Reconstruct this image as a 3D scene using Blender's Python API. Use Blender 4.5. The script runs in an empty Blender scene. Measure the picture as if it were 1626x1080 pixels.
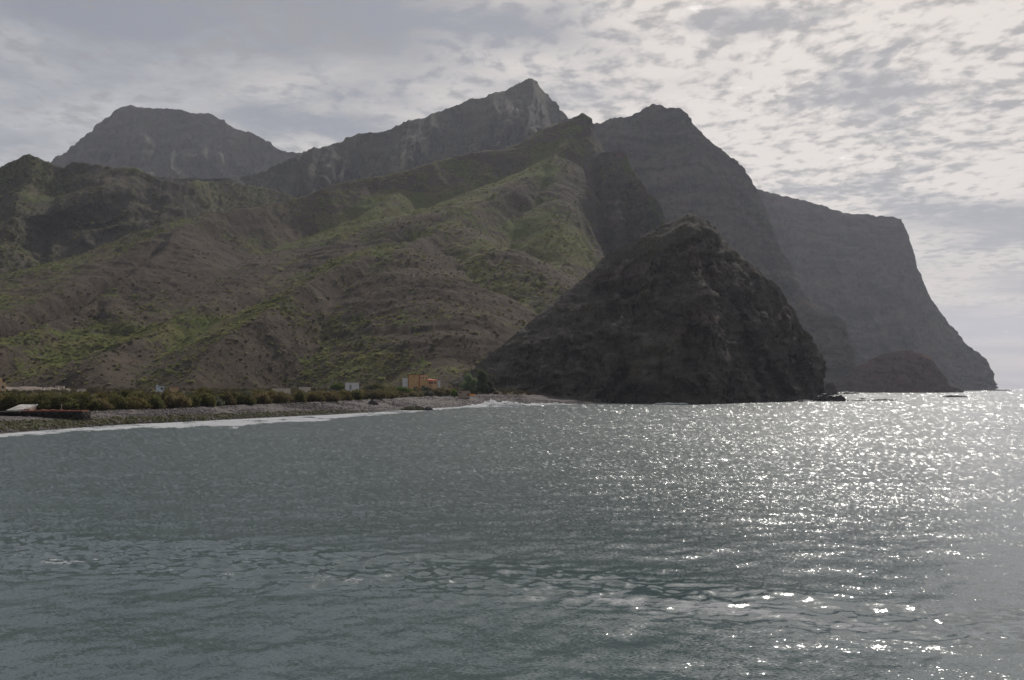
import bpy, math, random
import numpy as np
from mathutils import Vector, Matrix

# ------------------------------------------------------------------ camera, sky, sun, exposure
S = bpy.context.scene
F, CX, CY = 1581.0, 813.0, 540.0            # focal length and centre of the photograph, in its pixels
HOR = 616.5                                  # row of the horizon
TH = math.atan((HOR - CY) / F)
CH = 10.0                                    # camera height over the sea
cam_d = bpy.data.cameras.new('camera')
cam_d.sensor_width = 36.0
cam_d.lens = 36.0 * F / 1626.0
cam_d.clip_start, cam_d.clip_end = 0.5, 60000.0
cam = bpy.data.objects.new('camera', cam_d)
S.collection.objects.link(cam)
cam.location = (0, 0, CH)
cam.rotation_euler = (math.pi / 2 + TH, 0, 0)
S.camera = cam

SUN_AZ, SUN_EL = math.radians(19.0), math.radians(39.5)
SUN_DIR = Vector((math.sin(SUN_AZ) * math.cos(SUN_EL), math.cos(SUN_AZ) * math.cos(SUN_EL), math.sin(SUN_EL)))
W = bpy.data.worlds.new('World')
S.world = W
W.use_nodes = True
sun_d = bpy.data.lights.new('sun', 'SUN')
sun_d.energy = 3.1
sun_d.angle = math.radians(2.0)
sun_d.color = (1.0, 0.95, 0.88)
sun = bpy.data.objects.new('sun', sun_d)
S.collection.objects.link(sun)
sun.rotation_euler = (-SUN_DIR).to_track_quat('-Z', 'Y').to_euler()
S.view_settings.view_transform = 'Standard'
S.view_settings.look = 'None'
S.view_settings.exposure = 0.38
S.view_settings.gamma = 1.0
S.view_settings.use_curve_mapping = False
S.cycles.volume_bounces = 0
S.cycles.max_bounces = 5
S.cycles.diffuse_bounces = 2
S.cycles.glossy_bounces = 2
S.cycles.transparent_max_bounces = 12
S.cycles.use_denoising = True


class Nodes:
    """small helper to write node trees"""
    def __init__(self, tree):
        self.t = tree
        tree.nodes.clear()

    def n(self, kind, props=None, **ins):
        nd = self.t.nodes.new(kind)
        for k, v in (props or {}).items():
            setattr(nd, k, v)
        for k, v in ins.items():
            key = int(k[1:]) if k[0] == 'i' and k[1:].isdigit() else k.replace('_', ' ')
            self.set(nd.inputs[key], v)
        return nd

    def set(self, sock, v):
        if isinstance(v, bpy.types.NodeSocket):
            self.t.links.new(v, sock)
        elif isinstance(v, bpy.types.Node):
            self.t.links.new(v.outputs[0], sock)
        else:
            sock.default_value = v

    def math(self, op, a, b=0.0, c=0.0, clamp=False):
        nd = self.n('ShaderNodeMath', {'operation': op, 'use_clamp': clamp})
        self.set(nd.inputs[0], a); self.set(nd.inputs[1], b); self.set(nd.inputs[2], c)
        return nd.outputs[0]

    def vmath(self, op, a, b=(0, 0, 0)):
        nd = self.n('ShaderNodeVectorMath', {'operation': op})
        self.set(nd.inputs[0], a); self.set(nd.inputs[1], b)
        return nd.outputs['Value'] if op in ('DOT_PRODUCT', 'LENGTH', 'DISTANCE') else nd.outputs[0]

    def mix(self, f, a, b):
        nd = self.n('ShaderNodeMix', {'data_type': 'RGBA'})
        self.set(nd.inputs[0], f)
        self.set(nd.inputs[6], a if not isinstance(a, tuple) else tuple(a) + (1,) * (4 - len(a)))
        self.set(nd.inputs[7], b if not isinstance(b, tuple) else tuple(b) + (1,) * (4 - len(b)))
        return nd.outputs[2]

    def step(self, v, lo, hi, a=0.0, b=1.0):
        nd = self.n('ShaderNodeMapRange', {'interpolation_type': 'SMOOTHSTEP'})
        self.set(nd.inputs[0], v)
        for i, q in ((1, lo), (2, hi), (3, a), (4, b)):
            self.set(nd.inputs[i], q)
        return nd.outputs[0]

    def noise(self, vec, scale, detail=4.0, rough=0.5, distortion=0.0):
        nd = self.n('ShaderNodeTexNoise', {}, Scale=scale, Detail=detail, Roughness=rough, Distortion=distortion)
        self.set(nd.inputs['Vector'], vec)
        return nd.outputs[0]

    def mapping(self, vec, scale=(1, 1, 1), rot=(0, 0, 0), loc=(0, 0, 0)):
        nd = self.n('ShaderNodeMapping', {}, Scale=scale, Rotation=rot, Location=loc)
        self.set(nd.inputs['Vector'], vec)
        return nd.outputs[0]


SKY = ((2.0, 2.1, 2.38), (3.7, 3.65, 3.7), (2.2, 2.15, 2.2), (2.7, 2.58, 2.52), (4.8, 4.5, 4.2), (5.6, 5.15, 4.75), (2.35, 2.2, 2.22), (3.7, 3.2, 2.85))


def build_sky():
    N = Nodes(W.node_tree)
    d = N.n('ShaderNodeTexCoord').outputs['Generated']
    sep = N.n('ShaderNodeSeparateXYZ', {}, i0=d)
    x, y, z = sep.outputs[0], sep.outputs[1], sep.outputs[2]
    up = N.math('ADD', N.math('MAXIMUM', z, 0.0), 0.07)
    uv = N.n('ShaderNodeCombineXYZ', {}, X=N.math('DIVIDE', x, up), Y=N.math('DIVIDE', y, up), Z=0.0).outputs[0]
    # two cloud decks: a soft grey sheet, and mottled high cloud towards the sun
    warp = N.n('ShaderNodeTexNoise', {}, Scale=1.3, Detail=4.0)
    N.set(warp.inputs['Vector'], uv)
    wuv = N.vmath('ADD', uv, N.vmath('MULTIPLY', N.vmath('SUBTRACT', warp.outputs['Color'], (0.5, 0.5, 0.5)), (0.22, 0.22, 0)))
    sheet = N.noise(N.mapping(wuv, (0.55, 0.9, 1.0), (0, 0, 0.3), (3.1, 1.7, 0)), 1.0, 7.0, 0.50)
    cells = N.noise(N.mapping(wuv, (1.0, 0.8, 1.0), (0, 0, 0.3)), 16.0, 5.0, 0.55)
    mid = N.noise(N.mapping(wuv, (0.9, 0.8, 1.0), (0, 0, 0.4), (9, 4, 0)), 2.6, 8.0, 0.58)
    cosa = N.vmath('DOT_PRODUCT', d, tuple(SUN_DIR))
    glow = N.step(cosa, 0.55, 0.95)
    halo = N.step(cosa, 0.958, 1.0)
    side = N.step(N.math('ADD', cosa, N.math('MULTIPLY', N.math('SUBTRACT', sheet, 0.5), 0.55)), 0.76, 0.87)
    body = N.math('ADD', N.math('MULTIPLY', mid, 0.42), N.math('MULTIPLY', cells, 0.58))
    left = N.mix(N.step(N.math('ADD', N.math('MULTIPLY', sheet, 0.6), N.math('MULTIPLY', mid, 0.4)), 0.42, 0.60), SKY[0], SKY[1])
    left = N.mix(N.math('MULTIPLY', N.step(body, 0.47, 0.62), 0.7), left, SKY[2])
    right = N.mix(N.step(body, 0.40, 0.545), N.mix(glow, SKY[2], SKY[3]), N.mix(glow, SKY[4], SKY[5]))
    right = N.mix(N.math('MULTIPLY', N.step(mid, 0.47, 0.36), 0.55), right, SKY[0])
    cloud = N.mix(side, left, right)
    # long level streaks and paler air low down
    streak = N.noise(N.mapping(d, (2.2, 2.2, 26.0)), 1.0, 5.0, 0.55)
    low = N.step(z, 0.20, 0.02)
    lowc = N.mix(N.step(streak, 0.44, 0.60), SKY[6], SKY[7])
    cloud = N.mix(N.math('MULTIPLY', low, 0.72), cloud, lowc)
    cloud = N.mix(halo, cloud, (16.0, 15.4, 14.6))
    sky = N.n('ShaderNodeTexSky', {'sky_type': 'NISHITA', 'sun_disc': False, 'sun_elevation': SUN_EL, 'sun_rotation': SUN_AZ,
                                   'air_density': 1.0, 'dust_density': 2.0, 'ozone_density': 1.0}).outputs[0]
    gap = N.math('MULTIPLY', N.step(N.noise(N.mapping(uv, (1, 1, 1), (0, 0, 0.4), (5, 8, 0)), 2.6, 8.0, 0.6), 0.66, 0.76), 0.45)
    gap = N.math('ADD', gap, 0.05)
    col = N.mix(gap, cloud, sky)
    bg = N.n('ShaderNodeBackground', {}, Color=col, Strength=0.1)
    out = N.n('ShaderNodeOutputWorld')
    N.set(out.inputs['Surface'], bg.outputs[0])


build_sky()

# ------------------------------------------------------------------ helpers
rng = np.random.default_rng(7)
random.seed(11)
COL = S.collection


def P(px, py, D):
    """the point at forward distance D seen at a pixel of the photograph"""
    ct, st = math.cos(TH), math.sin(TH)
    v = CY - py
    y = F * ct - v * st
    z = F * st + v * ct
    k = D / y
    return np.array([(px - CX) * k, D, CH + z * k])


def az_of(px):
    return math.atan((px - CX) / F)


def _hash(ix, iy, iz, seed):
    h = (ix.astype(np.int64) * 374761393 + iy.astype(np.int64) * 668265263 + iz.astype(np.int64) * 2147483647 + seed * 1274126177) & 0xFFFFFFFF
    h = ((h ^ (h >> 13)) * 1274126177) & 0xFFFFFFFF
    h = (h ^ (h >> 16)) & 0xFFFFFFFF
    h = (h * 2246822519) & 0xFFFFFFFF
    return ((h ^ (h >> 15)) & 0xFFFFFF) / float(0xFFFFFF) * 2.0 - 1.0


def vnoise(x, y, z=0.0, seed=0):
    x, y, z = np.broadcast_arrays(np.asarray(x, float), np.asarray(y, float), np.asarray(z, float))
    fx, fy, fz = np.floor(x), np.floor(y), np.floor(z)
    u, v, w = x - fx, y - fy, z - fz
    u, v, w = u * u * u * (u * (u * 6 - 15) + 10), v * v * v * (v * (v * 6 - 15) + 10), w * w * w * (w * (w * 6 - 15) + 10)
    r = 0
    for dx in (0, 1):
        for dy in (0, 1):
            for dz in (0, 1):
                k = (u if dx else 1 - u) * (v if dy else 1 - v) * (w if dz else 1 - w)
                r = r + k * _hash(fx + dx, fy + dy, fz + dz, seed)
    return r


def fbm(x, y, z=0.0, octs=4, seed=0, gain=0.5):
    a, s, f = 1.0, 0.0, 1.0
    for o in range(octs):
        s = s + a * vnoise(x * f + 13.7 * o, y * f - 7.3 * o, np.asarray(z) * f + 3.1 * o, seed + o)
        a *= gain
        f *= 2.03
    return s


def ridged(x, y, z=0.0, octs=3, seed=0):
    a, s, f = 1.0, 0.0, 1.0
    for o in range(octs):
        s = s + a * (1.0 - 2.0 * np.abs(vnoise(x * f, y * f, np.asarray(z) * f, seed + 17 * o)))
        a *= 0.5
        f *= 2.1
    return s


def mesh_np(name, V, Q, mats, smooth=True, attrs=None):
    me = bpy.data.meshes.new(name)
    V = np.asarray(V, np.float32).reshape(-1, 3)
    Q = np.asarray(Q, np.int32)
    k = Q.shape[1]
    me.vertices.add(len(V)); me.vertices.foreach_set('co', V.ravel())
    me.loops.add(Q.size); me.loops.foreach_set('vertex_index', Q.ravel())
    me.polygons.add(len(Q))
    me.polygons.foreach_set('loop_start', np.arange(0, Q.size, k, dtype=np.int32))
    me.polygons.foreach_set('loop_total', np.full(len(Q), k, np.int32))
    me.polygons.foreach_set('use_smooth', np.full(len(Q), smooth, bool))
    for a, val in (attrs or {}).items():
        at = me.attributes.new(a, 'FLOAT', 'POINT')
        at.data.foreach_set('value', np.asarray(val, np.float32).ravel())
    me.update(calc_edges=True)
    for m in (mats if isinstance(mats, (list, tuple)) else [mats]):
        me.materials.append(m)
    return me


def grid_faces(n, m, flip=False):
    i = np.arange(n * m).reshape(n, m)
    q = np.stack([i[:-1, :-1], i[:-1, 1:], i[1:, 1:], i[1:, :-1]], -1).reshape(-1, 4)
    return q[:, ::-1] if flip else q


def link(name, me, parent=None):
    o = bpy.data.objects.new(name, me)
    COL.objects.link(o)
    if parent is not None:
        o.parent = parent
    return o


def tag(o, label=None, cat=None, group=None, kind=None):
    for k, v in (('label', label), ('category', cat), ('group', group), ('kind', kind)):
        if v:
            o[k] = v
    return o


def thing(name, label, cat, loc=(0, 0, 0), rz=0.0, group=None):
    o = bpy.data.objects.new(name, None)
    o.empty_display_size = 0.5
    COL.objects.link(o)
    o.location = tuple(float(q) for q in loc)
    o.rotation_euler = (0, 0, rz)
    return tag(o, label, cat, group)


# ------------------------------------------------------------------ materials
def pbsdf(name, build, rough=0.95, spec=0.1):
    m = bpy.data.materials.new(name)
    m.use_nodes = True
    N = Nodes(m.node_tree)
    b = N.n('ShaderNodeBsdfPrincipled', {}, Roughness=rough)
    b.inputs['Specular IOR Level'].default_value = spec
    build(N, b)
    o = N.n('ShaderNodeOutputMaterial')
    N.set(o.inputs['Surface'], b.outputs[0])
    return m


def plain_mat(name, c, var=0.25, scale=1.5, rough=0.9, spec=0.15, bump=0.0):
    def f(N, b):
        pos = N.n('ShaderNodeTexCoord').outputs['Object']
        n = N.noise(pos, scale, 5.0, 0.6)
        lo = tuple(q * (1 - var) for q in c)
        hi = tuple(min(1, q * (1 + var)) for q in c)
        N.set(b.inputs['Base Color'], N.mix(N.step(n, 0.3, 0.7), lo, hi))
        if bump:
            N.set(b.inputs['Normal'], N.n('ShaderNodeBump', {}, Strength=1.0, Distance=bump, Height=n).outputs[0])
    return pbsdf(name, f, rough, spec)


def terrain_mat(name, soil, rock, green, dry, s=1.0, strata=0.35, bump=1.5, red=0.0, tuft=0.16):
    """soil and rock, green growth where the attribute veg is high, bedding in level bands"""
    def f(N, b):
        pos = N.n('ShaderNodeNewGeometry').outputs['Position']
        veg = N.n('ShaderNodeAttribute', {'attribute_name': 'veg'}).outputs['Fac']
        big = N.noise(pos, 0.010 * s, 5.0, 0.6)
        med = N.noise(pos, 0.06 * s, 6.0, 0.65)
        fine = N.noise(pos, tuft * s, 6.0, 0.7)
        c = N.mix(N.step(big, 0.36, 0.64), soil, rock)
        wv = N.n('ShaderNodeTexNoise', {}, Scale=0.012 * s, Detail=5.0, Roughness=0.6)
        N.set(wv.inputs['Vector'], pos)
        wp = N.vmath('ADD', pos, N.vmath('MULTIPLY', N.vmath('SUBTRACT', wv.outputs['Color'], (0.5, 0.5, 0.5)), (60 / s, 60 / s, 55 / s)))
        bands = N.noise(N.mapping(wp, (0.010 * s, 0.010 * s, 0.075 * s), (0.05, 0.03, 0)), 1.0, 6.0, 0.65)
        c = N.mix(N.math('MULTIPLY', N.step(bands, 0.42, 0.62), strata), c, tuple(q * 1.5 for q in rock))
        c = N.mix(N.math('MULTIPLY', N.step(bands, 0.50, 0.34), strata), c, tuple(q * 0.5 for q in rock))
        c = N.mix(N.math('MULTIPLY', N.step(med, 0.50, 0.66), 0.75), c, tuple(q * 0.5 for q in soil))
        c = N.mix(N.math('MULTIPLY', N.step(N.noise(pos, 0.035 * s, 7.0, 0.7), 0.54, 0.68), 0.45), c, tuple(q * 1.45 for q in rock))
        if red:
            rb = N.noise(N.mapping(pos, (0.01, 0.01, 0.03)), 1.0, 4.0, 0.6, )
            c = N.mix(N.math('MULTIPLY', N.step(rb, 0.54, 0.66), red), c, (0.13, 0.060, 0.048))
        g = N.mix(N.step(N.noise(pos, 0.022 * s, 4.0, 0.6), 0.38, 0.62), green, dry)
        cover = N.step(N.math('ADD', veg, N.math('MULTIPLY', N.math('SUBTRACT', N.math('ADD', N.math('MULTIPLY', fine, 0.6), N.math('MULTIPLY', med, 0.4)), 0.5), 4.6)), 0.42, 0.60)
        c = N.mix(N.math('MULTIPLY', cover, 0.9), c, g)
        c = N.mix(N.math('MULTIPLY', N.step(fine, 0.48, 0.30), 0.5), c, tuple(q * 0.45 for q in soil))
        N.set(b.inputs['Base Color'], c)
        h = N.math('ADD', N.math('MULTIPLY', med, 2.0), fine)
        h = N.math('ADD', h, N.math('MULTIPLY', bands, 1.5 * strata))
        N.set(b.inputs['Normal'], N.n('ShaderNodeBump', {}, Strength=1.0, Distance=bump, Height=h).outputs[0])
    return pbsdf(name, f, 1.0, 0.03)


M = {}
M['hill'] = terrain_mat('hill_ground', (0.048, 0.038, 0.029), (0.066, 0.052, 0.040), (0.072, 0.092, 0.022), (0.096, 0.088, 0.036), 1.0, 0.18, 1.3)
M['hill_far'] = terrain_mat('left_hill_ground', (0.052, 0.045, 0.035), (0.064, 0.055, 0.044), (0.064, 0.078, 0.027), (0.086, 0.080, 0.042), 0.7, 0.18, 3.0)
M['mountain'] = terrain_mat('mountain_ground', (0.052, 0.047, 0.038), (0.066, 0.059, 0.048), (0.052, 0.062, 0.028), (0.074, 0.068, 0.042), 0.45, 0.60, 5.0)
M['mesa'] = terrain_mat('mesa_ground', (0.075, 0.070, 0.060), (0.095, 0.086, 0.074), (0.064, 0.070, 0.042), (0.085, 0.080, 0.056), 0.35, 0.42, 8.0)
M['rock'] = terrain_mat('headland_rock', (0.060, 0.055, 0.049), (0.086, 0.078, 0.069), (0.056, 0.058, 0.030), (0.085, 0.073, 0.048), 1.6, 0.50, 1.2, 0.15, 0.22)
M['crag'] = terrain_mat('crag_rock', (0.044, 0.037, 0.033), (0.058, 0.049, 0.043), (0.066, 0.080, 0.022), (0.085, 0.074, 0.036), 0.8, 0.18, 2.5, 0.40)
M['cliff'] = terrain_mat('sea_cliff_rock', (0.046, 0.040, 0.035), (0.060, 0.052, 0.046), (0.060, 0.064, 0.028), (0.080, 0.070, 0.042), 0.35, 0.85, 6.0, 0.25)
M['red_rock'] = terrain_mat('red_cinder_rock', (0.105, 0.052, 0.046), (0.075, 0.056, 0.052), (0.06, 0.05, 0.04), (0.06, 0.05, 0.04), 0.8, 0.3, 3.0, 0.5)
M['reef'] = plain_mat('wet_reef_rock', (0.030, 0.028, 0.027), 0.4, 0.7, 0.6, 0.3, 0.2)
M['white'] = plain_mat('white_plaster', (0.62, 0.62, 0.63), 0.08, 0.6)
M['bluewhite'] = plain_mat('bluish_white_plaster', (0.50, 0.56, 0.62), 0.10, 0.6)
M['ochre'] = plain_mat('ochre_plaster', (0.50, 0.32, 0.15), 0.12, 0.5)
M['peach'] = plain_mat('peach_plaster', (0.60, 0.38, 0.21), 0.10, 0.5)
M['brick_red'] = plain_mat('brick_red_paint', (0.30, 0.075, 0.045), 0.15, 0.8)
M['cream'] = plain_mat('cream_plaster', (0.60, 0.44, 0.28), 0.10, 0.5)
M['tan'] = plain_mat('tan_plaster', (0.46, 0.33, 0.19), 0.12, 0.5)
M['dun'] = plain_mat('dun_plaster', (0.27, 0.215, 0.17), 0.15, 0.6)
M['pale'] = plain_mat('pale_concrete', (0.50, 0.44, 0.36), 0.15, 0.6)
M['window'] = plain_mat('dark_window_glass', (0.020, 0.021, 0.024), 0.3, 1.0, 0.15, 0.5)
M['door'] = plain_mat('grey_door_paint', (0.20, 0.21, 0.23), 0.2, 1.0)
M['concrete'] = plain_mat('weathered_concrete', (0.085, 0.082, 0.076), 0.3, 0.5)
M['sheet'] = plain_mat('faded_roof_sheeting', (0.42, 0.40, 0.37), 0.35, 0.5, 0.7, 0.2)
M['orange'] = plain_mat('orange_hull_paint', (0.80, 0.24, 0.02), 0.1, 1.0, 0.5, 0.3)
M['wall_stone'] = plain_mat('dark_wall_stone', (0.027, 0.024, 0.021), 0.6, 1.1, 0.9, 0.1, 0.15)
M['red_soil'] = plain_mat('red_gravel', (0.16, 0.062, 0.045), 0.35, 0.8)
M['bark'] = plain_mat('grey_bark', (0.07, 0.055, 0.042), 0.3, 3.0)
M['gravel'] = plain_mat('pale_gravel', (0.17, 0.14, 0.12), 0.3, 0.15, 0.95, 0.05, 0.3)


def leaf_mat(name, c, through=0.45):
    """foliage: part of the light passes through the leaves"""
    m = bpy.data.materials.new(name)
    m.use_nodes = True
    N = Nodes(m.node_tree)
    info = N.n('ShaderNodeObjectInfo').outputs['Random']
    pos = N.n('ShaderNodeTexCoord').outputs['Object']
    n = N.noise(pos, 0.9, 3.0, 0.6)
    k = N.math('ADD', N.math('MULTIPLY', info, 0.5), N.math('MULTIPLY', n, 0.7))
    col = N.mix(N.step(k, 0.25, 0.95), tuple(q * 0.65 for q in c), tuple(q * 1.35 for q in c))
    a = N.n('ShaderNodeBsdfDiffuse', {}, Color=col)
    b = N.n('ShaderNodeBsdfTranslucent', {}, Color=col)
    mx = N.n('ShaderNodeMixShader', {}, i0=through)
    N.set(mx.inputs[1], a.outputs[0]); N.set(mx.inputs[2], b.outputs[0])
    o = N.n('ShaderNodeOutputMaterial')
    N.set(o.inputs['Surface'], mx.outputs[0])
    return m


M['leaf_dark'] = leaf_mat('dark_green_foliage', (0.086, 0.085, 0.034))
M['leaf_olive'] = leaf_mat('olive_foliage', (0.128, 0.108, 0.044))
M['leaf_brown'] = leaf_mat('brown_tamarisk_foliage', (0.132, 0.108, 0.055))
M['leaf_green'] = leaf_mat('fresh_green_foliage', (0.085, 0.125, 0.022))
M['leaf_grey'] = leaf_mat('grey_green_foliage', (0.085, 0.092, 0.066))
M['leaf_tree'] = leaf_mat('feathery_tree_foliage', (0.110, 0.145, 0.075))
M['palm'] = leaf_mat('palm_frond', (0.055, 0.062, 0.028))
M['scrub_green'] = leaf_mat('yellow_green_scrub', (0.165, 0.168, 0.066), 0.72)
M['scrub_grey'] = leaf_mat('grey_scrub', (0.165, 0.150, 0.104), 0.72)
M['scrub_dark'] = leaf_mat('dark_scrub', (0.090, 0.080, 0.045))

# ------------------------------------------------------------------ shoreline (polar, round the camera)
shore_px = [(-420, 730), (-200, 704), (0, 689), (65, 684), (130, 679), (200, 674), (270, 671), (330, 668), (390, 665), (450, 662), (520, 659), (600, 654.5), (640, 651.5),
            (680, 649), (720, 646.5), (760, 644), (800, 642.6), (860, 641.6), (930, 641.2), (1000, 640.5), (1060, 640)]
crest_px = [(-420, 655, 3.2), (-200, 655, 3.4), (0, 655, 3.4), (130, 654, 3.4), (270, 649.5, 3.6), (330, 646.5, 3.8), (450, 641, 4.2), (540, 636.5, 4.5), (600, 634, 4.8), (660, 631, 5.0), (700, 627.6, 5.6),
            (800, 626.8, 5.9), (860, 628.2, 5.0), (890, 631, 3.6), (925, 637, 1.6), (950, 640.2, 0.6), (1060, 640, 0.5)]
_sa = np.array([az_of(p[0]) for p in shore_px])
_sr = np.array([math.hypot(*P(p[0], p[1], CH * F / (p[1] - HOR))[:2]) for p in shore_px])
_ca = np.array([az_of(p[0]) for p in crest_px])
_cr = np.array([(CH - p[2]) * F / (p[1] - HOR) / math.cos(az_of(p[0])) for p in crest_px])
_cz = np.array([p[2] for p in crest_px])


def shore_r(a):
    return np.interp(a, _sa, _sr)


def crest_r(a):
    return np.maximum(np.interp(a, _ca, _cr), shore_r(a) + 6)


def crest_z(a):
    return np.interp(a, _ca, _cz)


def ground_z(x, y):
    """height of the flat land behind the beach"""
    a = np.arctan2(x, y)
    r = np.hypot(x, y)
    rc, zc = crest_r(a), crest_z(a)
    z = zc - 0.25 + np.clip((r - rc) / np.maximum(700 - rc, 60), 0, 1.0) * (8.6 - zc)
    return np.where(r < rc, zc - 0.9, z)


# ------------------------------------------------------------------ sea
TILT = 0.72                                    # tilt of unresolved distant waves
LOST = 6.0                                     # how far the fine ripples stand in for waves too small for the distant mesh
RIP = (0.09, 0.20, 0.9)                     # strength of long, middle and short ripples


def sea_material():
    m = bpy.data.materials.new('sea_water')
    m.use_nodes = True
    N = Nodes(m.node_tree)
    pos = N.n('ShaderNodeNewGeometry').outputs['Position']
    foam = N.n('ShaderNodeAttribute', {'attribute_name': 'foam'}).outputs['Fac']
    calm = N.n('ShaderNodeAttribute', {'attribute_name': 'wake'}).outputs['Fac']
    # slopes of the small ripples, added to the modelled waves' own normal
    def slopes(scale, stretch, rot, amp, detail, rough):
        nd = N.n('ShaderNodeTexNoise', {}, Scale=scale, Detail=detail, Roughness=rough)
        N.set(nd.inputs['Vector'], N.mapping(pos, (stretch, 1.0, 1.0), (0, 0, rot)))
        return N.vmath('MULTIPLY', N.vmath('SUBTRACT', nd.outputs['Color'], (0.5, 0.5, 0.5)), (amp * 1.1, amp, 0.0))
    gust = N.step(N.noise(N.mapping(pos, (0.012, 0.03, 1)), 1.0, 4.0, 0.55), 0.35, 0.65, 0.80, 1.15)
    lost = N.n('ShaderNodeAttribute', {'attribute_name': 'lost'}).outputs['Fac']
    gust = N.math('MULTIPLY', gust, N.math('ADD', 1.0, N.math('MULTIPLY', lost, LOST)))
    soft = N.math('MULTIPLY', gust, N.math('SUBTRACT', 1.0, N.math('MULTIPLY', calm, 0.75)))
    sl = N.vmath('ADD', slopes(0.22, 0.5, 0.12, RIP[0], 2.0, 0.5), slopes(1.3, 0.5, -0.3, RIP[1], 3.0, 0.6))
    fine = slopes(12.0, 0.5, 0.2, RIP[2], 3.0, 0.7)
    fn = N.n('ShaderNodeVectorMath', {'operation': 'SCALE'})
    N.set(fn.inputs[0], fine); N.set(fn.inputs['Scale'], soft)
    geo = N.n('ShaderNodeNewGeometry').outputs['Normal']
    tl = N.n('ShaderNodeCombineXYZ', {}, X=N.n('ShaderNodeAttribute', {'attribute_name': 'tilt_x'}).outputs['Fac'],
             Y=N.n('ShaderNodeAttribute', {'attribute_name': 'tilt_y'}).outputs['Fac'], Z=0.0).outputs[0]
    bump = N.vmath('NORMALIZE', N.vmath('ADD', N.vmath('ADD', geo, tl), N.vmath('ADD', sl, fn.outputs[0])))
    w = N.n('ShaderNodeBsdfPrincipled', {}, Base_Color=(0.052, 0.076, 0.080, 1), IOR=1.40)
    N.set(w.inputs['Roughness'], N.math('ADD', 0.10, N.math('MULTIPLY', lost, 1.2), clamp=True))
    N.set(w.inputs['Normal'], bump)
    f1 = N.noise(N.mapping(pos, (0.5, 1, 1)), 2.2, 7.0, 0.72)
    mask = N.step(N.math('ADD', foam, N.math('MULTIPLY', N.math('SUBTRACT', f1, 0.5), 1.9)), 0.44, 0.60)
    mask = N.math('MULTIPLY', mask, N.step(foam, 0.02, 0.12))
    fo = N.n('ShaderNodeBsdfDiffuse', {}, Color=(0.80, 0.80, 0.80, 1), Roughness=1.0)
    N.set(fo.inputs['Normal'], N.n('ShaderNodeBump', {}, Strength=1.0, Distance=0.4, Height=f1).outputs[0])
    mx = N.n('ShaderNodeMixShader', {}, i0=mask)
    N.set(mx.inputs[1], w.outputs[0]); N.set(mx.inputs[2], fo.outputs[0])
    o = N.n('ShaderNodeOutputMaterial')
    N.set(o.inputs['Surface'], mx.outputs[0])
    return m


wake_px = [(-300, 850), (0, 868), (200, 880), (400, 893), (600, 903), (800, 916), (1000, 938), (1200, 958), (1400, 978), (1626, 992), (2000, 1010)]
_wx = np.array([P(p[0], p[1], CH * F / (p[1] - HOR))[0] for p in wake_px])
_wy = np.array([CH * F / (p[1] - HOR) for p in wake_px])
foam_in = shore_px[:19]
foam_w = [(-420, 9), (0, 7), (130, 7), (200, 8), (270, 9.5), (330, 11), (390, 12), (450, 10.5), (520, 8), (600, 5.5), (640, 4.2), (680, 3.0), (720, 2.4), (760, 3.5), (800, 3.5), (860, 1.6), (930, 0.8)]


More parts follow.
